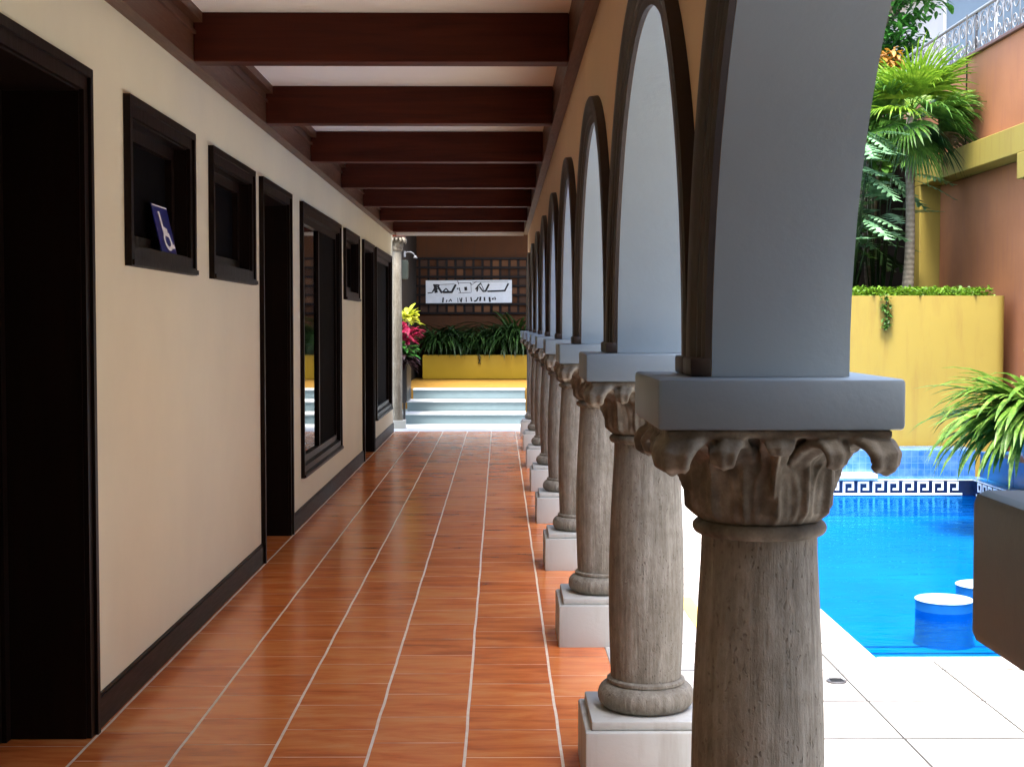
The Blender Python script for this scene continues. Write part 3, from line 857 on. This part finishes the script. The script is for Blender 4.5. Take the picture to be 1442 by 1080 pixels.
for pts, w in [([(205,703),(255,700),(300,612)],9), ([(268,608),(345,612)],16), ([(292,612),(305,702)],30), ([(262,690),(300,650),(335,655)],10),
    ([(322,622),(372,704)],20), ([(372,700),(420,652),(455,690)],12), ([(385,694),(490,694)],20), ([(486,698),(536,604)],20),
    ([(350,605),(520,598)],4), ([(556,560),(572,606)],6), ([(560,588),(712,584),(718,700),(566,706)],4), ([(575,640),(590,700)],7), ([(650,634),(655,676)],26), ([(700,590),(730,610)],7), ([(552,648),(562,660)],12),
    ([(768,664),(800,620),(832,588)],13), ([(830,592),(872,688)],6), ([(784,690),(796,640)],14), ([(812,630),(858,690),(888,686)],12), ([(882,692),(926,602)],18), ([(728,576),(935,574)],4), ([(735,600),(780,570)],5),
    ([(906,688),(1112,681)],15), ([(1108,688),(1154,596)],16), ([(940,572),(1150,572)],3),
    ([(388,758),(382,818)],15), ([(432,786),(424,812)],10), ([(452,808),(476,778),(486,806)],9), ([(556,764),(562,818)],6), ([(580,764),(596,812),(610,764)],8), ([(606,762),(598,816)],11), ([(656,756),(660,812)],9),
    ([(712,756),(722,806)],13), ([(750,806),(778,796),(800,758)],13), ([(826,752),(820,802)],17), ([(872,756),(874,802)],15), ([(930,756),(938,814)],17), ([(962,784),(976,768),(972,790)],10), ([(992,756),(1004,782),(990,784)],10)]:
    if pts == [(388,758),(382,818)]: g.obj('lettering', M['ink'], bn); g = MB()
    elif pts[0][1] > 745: g.obj('letter', M['ink'], bn); g = MB()
    stroke(pts, w)
g.obj('letter', M['ink'], bn)

# tall slim column beside the steps
fc = thing('slim_column', 'slim grey stone column with carved capital beyond the cream wall', 'column', (-1.53, 21.15, 0))
g = MB(); g.lathe([(.085,.12),(.072,.3),(.072,1.5),(.066,2.62)], -1.53, 21.15, 32); g.obj('shaft', M['stone'], fc)
g = MB(); g.cbox(-1.65,-1.41, 21.03,21.27, -.001,.12, .006); g.obj('plinth', M['plinth'], fc)
cm = capital_mesh(); cm.v = [(p[0]*.62-1.53, p[1]*.62+21.15, (p[2]-1.173)*1.12+2.621) for p in cm.v]; cm.obj('capital', M['capstone'], fc)
g = MB(); g.box(-1.66,-1.40, 21.02,21.28, 2.831, 3.4); g.obj('timber_post', M['beamwood'], fc)

# black planter box with colourful plants at the left of the steps
bb = thing('black_planter_box', 'black planter box with slatted side left of the steps', 'planter', (-1.55, 22.9, 0))
g = MB()
g.cbox(-1.655, -1.44, 21.75, 22.85, .34, .93, .008)
for yy in (21.78, 22.79):
    g.box(-1.64, -1.605, yy, yy+.035, -.001, .339); g.box(-1.49, -1.455, yy, yy+.035, -.001, .339)
g.obj('box', M['black'], bb)
g = MB()
for i in range(9): g.box(-1.4395, -1.43, 21.80+i*.115, 21.80+i*.115+.08, .37, .90)
g.obj('slat', M['black'], bb)

def blade(mb, base, az, length, width, rise, droop, mi=0, n=7, fold=.25, tw=0.0):
    """arching ribbon leaf: starts rising, bends down"""
    d = Vector((math.cos(az), math.sin(az), 0)); s = Vector((-math.sin(az), math.cos(az), 0))
    p = Vector(base); el = rise; vs = []; fs = []
    for i in range(n+1):
        q = i/n
        w = width*(math.sin(PI*min(1, .12+q*.88))**.7)*(1 if q < .999 else .05)
        up = Vector((0,0,1))*math.cos(el) - d*math.sin(el)
        ss = (s*math.cos(tw*q) + up*math.sin(tw*q))
        c = p - up*(w*fold)
        vs += [p + ss*w/2, c, p - ss*w/2]
        p = p + (d*math.cos(el) + Vector((0,0,1))*math.sin(el))*(length/n)
        el -= droop/n
    for i in range(n):
        a = i*3; fs += [(a, a+1, a+4, a+3), (a+1, a+2, a+5, a+4)]
    mb.add(vs, fs, mi, True)
def ovleaf(mb, base, az, el, length, width, mi=0, bend=.5):
    d = Vector((math.cos(az)*math.cos(el), math.sin(az)*math.cos(el), math.sin(el)))
    s = Vector((-math.sin(az), math.cos(az), 0)); up = d.cross(s)*-1
    vs = []; fs = []; n = 5; p = Vector(base)
    for i in range(n+1):
        q = i/n; w = width*math.sin(PI*min(.98, .06+q*.92))**.8
        pp = p + d*length*q - Vector((0,0,1))*bend*length*q*q*.5
        vs += [pp + s*w/2 + Vector((0,0,.12*w)), pp, pp - s*w/2 + Vector((0,0,.12*w))]
    for i in range(n):
        a = i*3; fs += [(a, a+1, a+4, a+3), (a+1, a+2, a+5, a+4)]
    mb.add(vs, fs, mi, True)
def bushy(name, label, cat, x, y, z, h, rad, mat, n, ll, lw, group=None, el=(-.2, 1.0), zr=(.15, .95)):
    t_ = thing(name, label, cat, (x, y, z), group)
    g = MB()
    for i in range(6):
        a = random.uniform(0, 2*PI); r = rad*.5
        g.tube([(x,y,z),(x+r*.4*math.cos(a),y+r*.4*math.sin(a),z+h*.5),(x+r*math.cos(a),y+r*math.sin(a),z+h*.85)], [.012,.009,.005], 6)
    g.obj('stem', M['trunk'], t_)
    g = MB()
    for i in range(n):
        a = random.uniform(0, 2*PI); r = rad*math.sqrt(random.random())*.75; zz = z + h*random.uniform(*zr)
        ovleaf(g, (x+r*math.cos(a), y+r*math.sin(a), zz), a + random.uniform(-.6,.6), random.uniform(*el), ll*random.uniform(.7,1.25), lw*random.uniform(.8,1.2))
    g.obj('leaves', mat, t_)
random.seed(11)
GP = 'plants in the black planter box'
bushy('croton', 'yellow leaved plant, topmost of the plants left of the steps', 'plant', -1.50, 22.45, .9305, .80, .17, M['yleaf'], 60, .24, .075, GP, (-.2, 1.0), (.80,1.0))
bushy('cordyline', 'crimson leaved plant below the yellow one left of the steps', 'plant', -1.50, 22.12, .9305, .58, .18, M['crimson'], 110, .22, .07, GP, (-.3, .9), (.55,1.0))
bushy('leafy_plant', 'fresh green plant below the crimson one left of the steps', 'plant', -1.49, 21.95, .9305, .30, .16, M['freshgreen'], 60, .19, .08, GP, (-.3,.7), (.4,1.0))
bushy('coleus', 'dark purple plant spilling over the black planter box', 'plant', -1.52, 21.82, .90, .22, .20, M['purple'], 170, .16, .07, GP, (-.7, .6))

# black handrail at the right of the steps
hr = thing('handrail', 'short black handrail at the right of the steps', 'handrail', (.46, 22.6, 0))
for yy, zz in ((22.1, .0), (23.3, .0)):
    g = MB(); g.box(.435, .475, yy, yy+.04, zz-.001, zz+.92 + (.35 if yy > 23 else 0)); g.obj('post', M['black'], hr)
g = MB(); g.tube([(.455,22.0,.93),(.455,23.4,1.28)], .022, 8)
for i in range(9): 
    y_ = 22.2+i*.13; g.tube([(.455,y_,.17),(.455,y_,.93+(y_-22.0)*.25)], .008, 6)
g.obj('rail', M['black'], hr)

# ferns in the yellow planter
random.seed(21)
def fern(x, y, z, n, L, label, mat='hanging'):
    f = thing('hanging_fern', label, 'fern', (x, y, z), 'ferns in the yellow planter at the corridor end')
    g = MB()
    for i in range(n):
        a = random.uniform(0, 2*PI); 
        if random.random() < .2: a = random.uniform(-PI*.85, -PI*.15)
        blade(g, (x+random.uniform(-.17,.17), y+random.uniform(-.16,.1), z), a, L*random.uniform(.7,1.25), random.uniform(.03,.06), random.uniform(1.15,1.6), random.uniform(1.7,2.9), 0, 9, .2)
    g.obj('fronds', M[mat], f)
FL = ['dark fern at the left end of the yellow planter by the coloured plants','second fern from the left in the yellow planter','third fern from the left, left of the planter centre','fern in the yellow planter below the middle of the banner','tall full fern below the right end of the banner','last fern at the right end of the yellow planter']
for i, (x, L) in enumerate(((-1.18,.92),(-.80,.80),(-.42,.80),(-.06,.82),(.26,1.10),(.56,.85))):
    fern(x, 27.80, .90, 190, L*1.15, FL[i], 'hanging' if i % 2 == 0 else 'deep')
vn = thing('trailing_stem', 'thin brown stem trailing down the front of the yellow planter', 'plant', (-.40, 27.28, .95))
g = MB(); g.tube([(-.40,27.36,.962),(-.40,27.285,.955),(-.395,27.28,.88),(-.40,27.282,.80)], .014, 6); g.obj('stem', M['trunk'], vn)
g = MB()
for i in range(8): ovleaf(g, (-.40, 27.28, .95-.02*i), random.uniform(-2.8,-.3), -.6, .05, .025)
g.obj('leaves', M['deep'], vn)

# ------------------------------------------------------------------ garden at the right
pt = thing('round_planter', 'big rounded yellow garden planter behind the pool', 'planter', (3.9, 15.7, -.29))
PZ = 1.86
prof_xy = [(2.7,18.45),(2.7,15.68),(5.48,15.68)] + [(5.48+.12*math.sin(a), 15.80-.12*math.cos(a)) for a in [R(10*i) for i in range(1,10)]] + [(5.60,18.45)]
g = MB()
inn = [(2.82,18.45),(2.82,15.80),(5.44,15.80)] + [(5.44+.04*math.sin(a), 15.84-.04*math.cos(a)) for a in [R(10*i) for i in range(1,10)]] + [(5.48,18.45)]
N = len(prof_xy); vs = [(x,y,-.29) for x,y in prof_xy] + [(x,y,PZ) for x,y in prof_xy] + [(x,y,PZ) for x,y in inn] + [(x,y,1.2) for x,y in inn]
fs = []
for i in range(N-1):
    for q in range(3): fs.append((q*N+i, q*N+i+1, (q+1)*N+i+1, (q+1)*N+i))
g.add(vs, fs, 0, True); crease(g.obj('planter_wall', M['yellow'], pt), 35)
g = MB(); vs = [(x,y,PZ-.06) for x,y in inn]
g.add(vs, [tuple(range(len(vs)))]); g.obj('soil', M['soil'], pt)
# ground cover
g = MB(); random.seed(5)
for i in range(5200):
    x = random.uniform(2.85, 5.5); y = random.uniform(15.70, 16.6) if random.random() < .75 else random.uniform(15.68, 18.2)
    hz = PZ - .02 + random.random()**1.5*.11
    a = random.uniform(0, 2*PI)
    ovleaf(g, (x, y, hz), a, random.uniform(-.2, 1.2), random.uniform(.035,.07), random.uniform(.022,.04), 0, .6)
gc = g.obj('ground_cover', M['moss']); tag(gc, 'low lime green ground cover along the rim of the yellow garden planter', 'ground cover', None, 'stuff')
hv = thing('hanging_vine', 'short green vine hanging down the front of the yellow garden planter', 'vine', (4.26, 15.66, 1.86))
g = MB(); g.tube([(4.26,15.72,1.87),(4.26,15.665,1.84),(4.25,15.66,1.65),(4.30,15.66,1.52)], .006, 6); g.obj('stem', M['trunk'], hv)
g = MB()
for i in range(70):
    q = random.random(); ovleaf(g, (4.255+random.uniform(-.05,.05)*(1-q*.5), 15.655, 1.87-.35*q), random.uniform(-2.8,-.3), random.uniform(-.9,.3), .06, .032)
g.obj('leaves', M['green'], hv)

# right boundary wall with yellow frame
rw = thing('terracotta_wall', 'tall terracotta garden wall with a yellow beam and post at the right', 'wall', (5.8, 15, -.29))
g = MB(); g.box(5.72, 6.2, 3.0, 20.2, -.29, 3.34); g.box(5.62, 6.2, 3.0, 20.2, 3.36, 4.72); g.obj('masonry', M['terracottawall'], rw)
g = MB(); g.cbox(5.45, 5.73, 3.0, 18.95, 3.345, 3.645, .008); g.obj('beam', M['yellow'], rw)
g = MB(); g.cbox(5.45, 5.735, 18.52, 18.93, -.29, 3.343, .008); g.obj('post', M['yellow'], rw)
g = MB(); g.cbox(5.44, 5.735, 14.72, 15.02, 3.07, 3.343, .008); g.obj('corbel', M['yellow'], rw)
g = MB(); g.cbox(5.575, 6.22, 3.0, 20.2, 4.7205, 4.76, .008); g.obj('wall_cap', flat('maroon_cap', (.10,.045,.035), .6), rw)
cb = MB(); cb.tube([(5.605,17.2,5.25),(5.605,17.2,4.77),(5.56,17.2,4.74),(5.61,17.2,4.68),(5.61,17.21,3.66)], .008, 6)
tag(cb.obj('cable', M['black']), 'thin black cable running down the terracotta wall from the railing', 'cable')
gw = thing('garden_back_wall', 'near black wall behind the palm trunk', 'wall', (3.5, 20.0, 0))
g = MB(); g.box(2.7, 5.60, 19.4, 19.7, -.29, 3.9); g.obj('masonry', M['darkwall'], gw)  # plain near-black wall closing the planting behind the palm

# white railing with scrolls
rl = thing('scroll_railing', 'white wrought iron railing with scrolls on top of the terracotta wall', 'railing', (5.75, 15, 4.76))
RX = 5.72
g = MB(); g.tube([(RX,11.0,5.29),(RX,20.1,5.29)], .022, 8); g.tube([(RX,11.0,4.80),(RX,20.1,4.80)], .014, 8); g.obj('rail', M['iron'], rl)
for y_ in (12.6, 14.9, 17.2, 19.6):
    g = MB(); g.tube([(RX,y_,4.762),(RX,y_,5.30)], .016, 8); g.obj('post', M['irondark'] if y_ == 17.2 else M['iron'], rl)
def scroll(g, y, z, r, s, flip=1, x=RX):
    pts = []
    for i in range(34):
        a = i/33*PI*3.2; rr = r*(1 - i/33*.82)
        pts.append((x, y + s*rr*math.cos(a), z + flip*rr*math.sin(a)))
    g.tube(pts, .0075, 5)
g = MB(); y_ = 11.2
while y_ < 20:
    scroll(g, y_, 5.14, .12, 1, 1); scroll(g, y_+.02, 4.93, .10, -1, -1); g.tube([(RX,y_-.125,4.80),(RX,y_-.125,5.29)], .007, 5); y_ += .26
g.obj('scrollwork', M['iron'], rl)
g = MB()
for j in range(7):
    r0 = .16+j*.075; g.tube([(RX+.10, 15.1 + r0*1.3*math.sin(a), 4.80 + r0*1.55*math.cos(a)) for a in [R(-88+i*8) for i in range(23)]], .011, 6)
g.obj('arched_panel', M['irondark'], rl)

# pale house beyond
hs = thing('pale_house', 'white house with a pale blue wall panel beyond the railing', 'house', (11, 22, -.29))
g = MB(); g.box(8.8, 15, 14, 40, -.29, 8.6); g.obj('wall', M['housewall'], hs)
g = MB(); g.box(8.76, 8.7995, 22.4, 28.2, 5.6, 8.3); g.obj('blue_panel', M['bluewall'], hs)
g = MB()
for y_ in (22.4, 25.2, 28.1): g.box(8.73, 8.7595, y_, y_+.1, 5.55, 8.35)
g.box(8.735, 8.7595, 22.5, 28.1, 5.5, 5.6); g.obj('window_frame', M['white'], hs)
g = MB(); g.box(8.2, 15.4, 13.6, 40.4, 8.601, 8.8); g.obj('roof', M['white'], hs)

# fan palm
random.seed(17)
pm_ = thing('fan_palm', 'fan palm with a slim grey trunk rising from the yellow garden planter', 'palm tree', (4.86, 17.0, 1.8))
PB = Vector((4.86, 17.0, 1.80)); PC = Vector((4.90, 17.0, 4.05))
g = MB(); pts = [PB.lerp(PC, i/10) + Vector((.02*math.sin(i*.5), 0, 0)) for i in range(11)]
g.tube(pts, [.085,.07,.062,.058,.055,.053,.052,.050,.050,.052,.04], 16); g.obj('trunk', M['trunk'], pm_)
def fan(base, az, el, pet, L, n, matk, spread=2.3, droop=.9):
    g = MB()
    d = Vector((math.cos(az)*math.cos(el), math.sin(az)*math.cos(el), math.sin(el)))
    s = Vector((-math.sin(az), math.cos(az), 0)); up = s.cross(d)*-1
    up = d.cross(s)*-1
    if up.z < 0: up = -up
    rl_ = random.uniform(-.6,.6); s, up = s*math.cos(rl_)+up*math.sin(rl_), up*math.cos(rl_)-s*math.sin(rl_)
    p0 = Vector(base); p1 = p0 + d*pet - Vector((0,0,.05*pet))
    g.tube([p0, p0.lerp(p1,.5)+Vector((0,0,.02)), p1], [.011,.008,.006], 6)
    for i in range(n):
        q = (i/(n-1)-.5)*spread
        dd = (d*math.cos(q) + s*math.sin(q)).normalized()
        ln = L*1.18*(.70+.30*math.cos(q*.9))*random.uniform(.85,1.12); dr_ = droop*random.uniform(.7,1.9)
        sd = dd.cross(up).normalized()
        vs = []; fs = []; m = 6
        p = p1.copy(); g_ = Vector((0,0,-1))
        for j in range(m+1):
            t_ = j/m; w = .029*(math.sin(PI*min(1,.10+t_*.9))**.6)*(1 if j < m else .1)*(L/.6)
            vs += [p + sd*w/2 + up*w*.25, p, p - sd*w/2 + up*w*.25]
            p = p + (dd + g_*(dr_*t_*t_)).normalized()*(ln/m)
        for j in range(m):
            a = j*3; fs += [(a,a+1,a+4,a+3),(a+1,a+2,a+5,a+4)]
        g.add(vs, fs, 0, True)
    g.obj('frond', M[matk], pm_)
top = PC + Vector((0,0,.0))
spec = [ # az deg, el deg, petiole, L, material
 (-90,62,.20,.62,'lime'),(-60,50,.24,.62,'lime'),(-20,48,.28,.66,'lime'),(10,30,.30,.62,'lime'),(180,52,.26,.62,'lime'),(150,60,.22,.6,'lime'),(90,65,.2,.6,'lime'),(-120,45,.26,.62,'lime'),
 (-30,12,.32,.60,'green'),(0,4,.34,.60,'green'),(-170,20,.30,.60,'green'),(-140,10,.32,.58,'lime'),(-60,0,.30,.58,'green'),(30,10,.32,.58,'green'),(160,8,.32,.58,'green'),
 (-15,-28,.34,.58,'green'),(-45,-38,.30,.55,'deep'),(15,-32,.34,.55,'dry'),(-160,-20,.32,.56,'green'),(-115,-30,.30,.55,'green'),(-75,-62,.26,.55,'green'),(-90,-78,.2,.5,'pale'),(60,-10,.3,.55,'green'),(120,0,.3,.55,'green'),(-5,18,.36,.62,'green')]
for az, el, pe, L, mk in spec:
    fan(top + Vector((random.uniform(-.03,.03), random.uniform(-.03,.03), random.uniform(-.08,.04))), R(az+random.uniform(-8,8)), R(el), pe, L, 28, mk, 2.7, .75 if el > 30 else 1.05)

# big split leaf plants in the shade beside the palm
def lobed(mb, base, az, el, L, W, mi=0):
    """big split leaf: midrib with finger lobes"""
    d = Vector((math.cos(az)*math.cos(el), math.sin(az)*math.cos(el), math.sin(el)))
    s = Vector((-math.sin(az), math.cos(az), 0)); up = s.cross(d)
    if up.z < 0: up = -up
    n = 7; p = Vector(base)
    for sd in (-1, 1):
        for i in range(n):
            q0 = i/n; q1 = (i+.78)/n
            w0 = W*.5*math.sin(PI*(.16+.80*q0))**.8; 
            a0 = p + d*L*q0 - Vector((0,0,.25*L*q0*q0)); a1 = p + d*L*q1 - Vector((0,0,.25*L*q1*q1))
            tip = a0.lerp(a1,.5) + s*sd*w0 + d*L*.13 - Vector((0,0,.16*w0))
            m0 = a0 + (tip-a0)*.6 - d*.02*L; m1 = a1 + (tip-a1)*.62 + d*.03*L
            mb.add([a0, a1, m1, tip, m0], [(0,1,2,3,4)] if sd > 0 else [(4,3,2,1,0)], mi)
        # web next to the midrib
        vs = []
        for i in range(n+1):
            q = i/n; a = p + d*L*q - Vector((0,0,.25*L*q*q)); vs += [a, a + s*sd*W*.13*math.sin(PI*(.1+.85*q))]
        mb.add(vs, [(2*i,2*i+1,2*i+3,2*i+2) if sd < 0 else (2*i+2,2*i+3,2*i+1,2*i) for i in range(n)], mi)
random.seed(29)
def bigleaf(x, y, z, h, n, label, mk, L=.55):
    t_ = thing('split_leaf_plant', label, 'plant', (x, y, z), 'big leaved plants behind the palm')
    g = MB(); gl = MB()
    for i in range(n):
        a = random.uniform(0, 2*PI) if random.random() < .4 else random.uniform(-PI, 0)
        hh = z + h*random.uniform(.30, 1); r = random.uniform(.08,.45)
        tip = Vector((x + r*math.cos(a), y + r*math.sin(a), hh))
        g.tube([(x+.3*(tip.x-x),y+.3*(tip.y-y),z), Vector((x,y,z)).lerp(tip,.7)+Vector((0,0,.1)), tip], [.010,.007,.005], 5)
        lobed(gl, tip, a + random.uniform(-.5,.5), random.uniform(-.6,.35), L*random.uniform(.7,1.15), L*random.uniform(.65,.95))
    g.obj('stem', M['deep'], t_); gl.obj('leaves', M[mk], t_)
bigleaf(3.98, 16.6, 1.8, 2.0, 44, 'pale split leaf plant left of the palm trunk', 'pale', .42)
bigleaf(4.72, 17.8, 1.8, 2.1, 20, 'pale split leaf plant close behind the palm trunk', 'pale', .45)
bigleaf(3.95, 17.5, 1.8, 2.4, 64, 'darker split leaf plant beside the grey pier', 'green', .50)
bigleaf(4.5, 18.7, 1.8, 1.5, 24, 'dark green split leaf plant in the shade behind the palm', 'deep', .55)
bigleaf(3.6, 18.6, 1.8, 1.5, 22, 'deep green split leaf plant at the back, hard against the dark wall', 'deep', .55)
# background foliage and orange flowering shrub above
def crown(mb, c, rad, n, ll, lw):
    for i in range(n):
        u = Vector((random.gauss(0,1), random.gauss(0,1), random.gauss(0,1))).normalized()
        rr = random.random()**.45
        p = Vector(c) + Vector((u.x*rad[0]*rr, u.y*rad[1]*rr, u.z*rad[2]*rr))
        ovleaf(mb, p, random.uniform(0,2*PI), random.uniform(-.9,.6), ll*random.uniform(.7,1.3), lw*random.uniform(.8,1.2))
random.seed(41)
tr_ = thing('leafy_tree', 'bright green leafy tree at the top beyond the palm', 'tree', (6.2, 24.2, -.29))
g = MB(); g.tube([(6.2,24.2,-.29),(6.25,24.2,2.5),(6.35,24.3,5.0),(6.3,24.3,6.6)], [.16,.13,.10,.05], 12)
for i in range(9):
    a = i*.7; g.tube([(6.3,24.25,3.8+i*.3),(6.3+.6*math.cos(a),24.25+.6*math.sin(a),4.4+i*.32),(6.3+1.1*math.cos(a),24.25+1.1*math.sin(a),4.7+i*.36)], [.05,.03,.015], 6)
g.obj('trunk', M['trunk'], tr_)
g = MB()
for i in range(16):
    a = random.uniform(0,2*PI); r = random.uniform(.2,1.15)
    crown(g, (6.35+.75*r*math.cos(a), 24.2+r*math.sin(a), random.uniform(4.4,7.9)), (.60,.62,.42), 240, .17, .08)
g.obj('crown', M['freshgreen'], tr_)
sh = thing('flowering_shrub', 'orange flowering shrub above and behind the palm crown', 'shrub', (4.9, 18.9, 1.8))
g = MB()
for i in range(7):
    a = i*.9; g.tube([(4.9,18.9,1.8),(4.88+.1*math.cos(a),18.9+.1*math.sin(a),3.2),(4.8+.35*math.cos(a),18.9+.3*math.sin(a),4.6)], [.03,.02,.008], 6)
g.obj('stem', M['trunk'], sh)
g = MB(); crown(g, (4.85,18.9,4.15), (.75,.45,.85), 800, .20, .085); g.obj('leaves', M['green'], sh)
g = MB(); crown(g, (5.08,18.75,4.92), (.22,.25,.24), 260, .11, .05); g.obj('flowers', M['orangeleaf'], sh)

# strap leaved plant in a pot on the blue ledge at the right
random.seed(53)
sp = thing('strap_leaf_plant', 'arching strap leaved plant in a grey pot on the blue pool ledge', 'plant', (5.22, 13.7, LZ-.02))
g = MB(); zz = LZ-.019
g.lathe([(.10,zz),(.13,zz+.03),(.175,zz+.16),(.19,zz+.26),(.17,zz+.265),(.15,zz+.24)], 5.22, 13.7, 32); g.obj('pot', M['pot'], sp)
g = MB()
for i in range(300):
    a = random.uniform(0, 2*PI)
    if random.random() < .62: a = random.uniform(PI*.8, PI*1.5)
    blade(g, (5.22+random.uniform(-.09,.09), 13.7+random.uniform(-.09,.09), zz+.25), a, random.uniform(.8,1.45), random.uniform(.055,.10), random.uniform(.45,1.35), random.uniform(1.3,2.3), 0, 9, .18)
g.obj('leaves', M['strap'], sp)

# ------------------------------------------------------------------ light, sky, camera
w = bpy.data.worlds.new('World'); scene.world = w; w.use_nodes = True
nt = w.node_tree; bg = nt.nodes['Background']
sky = nt.nodes.new('ShaderNodeTexSky'); sky.sky_type = 'NISHITA'; sky.sun_disc = False
SUN_EL, SUN_AZ = R(70), R(196)      # azimuth measured from +Y towards +X
sky.sun_elevation = SUN_EL; sky.sun_rotation = SUN_AZ
sky.dust_density = 4.0; sky.air_density = 1.0; sky.ozone_density = .6
nt.links.new(sky.outputs[0], bg.inputs['Color']); bg.inputs['Strength'].default_value = .15
sl = bpy.data.lights.new('sun', 'SUN'); sl.energy = 1.5; sl.angle = R(14); sl.color = (1,.96,.9)
so = bpy.data.objects.new('sun', sl); COL.objects.link(so)
dv = Vector((math.sin(SUN_AZ)*math.cos(SUN_EL), math.cos(SUN_AZ)*math.cos(SUN_EL), math.sin(SUN_EL)))
so.rotation_euler = dv.to_track_quat('Z', 'Y').to_euler(); so.location = (0,-5,30)
cam = bpy.data.cameras.new('camera'); co = bpy.data.objects.new('camera', cam); COL.objects.link(co)
cam.sensor_width = 36; cam.lens = 50; cam.clip_start = .05; cam.clip_end = 500
co.location = (0, 0, EYE); co.rotation_euler = (R(90-2.40), 0, R(-.472))
scene.camera = co
scene.view_settings.view_transform = 'Standard'; scene.view_settings.look = 'None'
scene.view_settings.exposure = 2.8; scene.view_settings.gamma = 1
scene.cycles.max_bounces = 10; scene.cycles.diffuse_bounces = 6; scene.cycles.glossy_bounces = 4
scene.cycles.transparent_max_bounces = 12; scene.cycles.use_denoising = True
scene.cycles.sample_clamp_indirect = 6
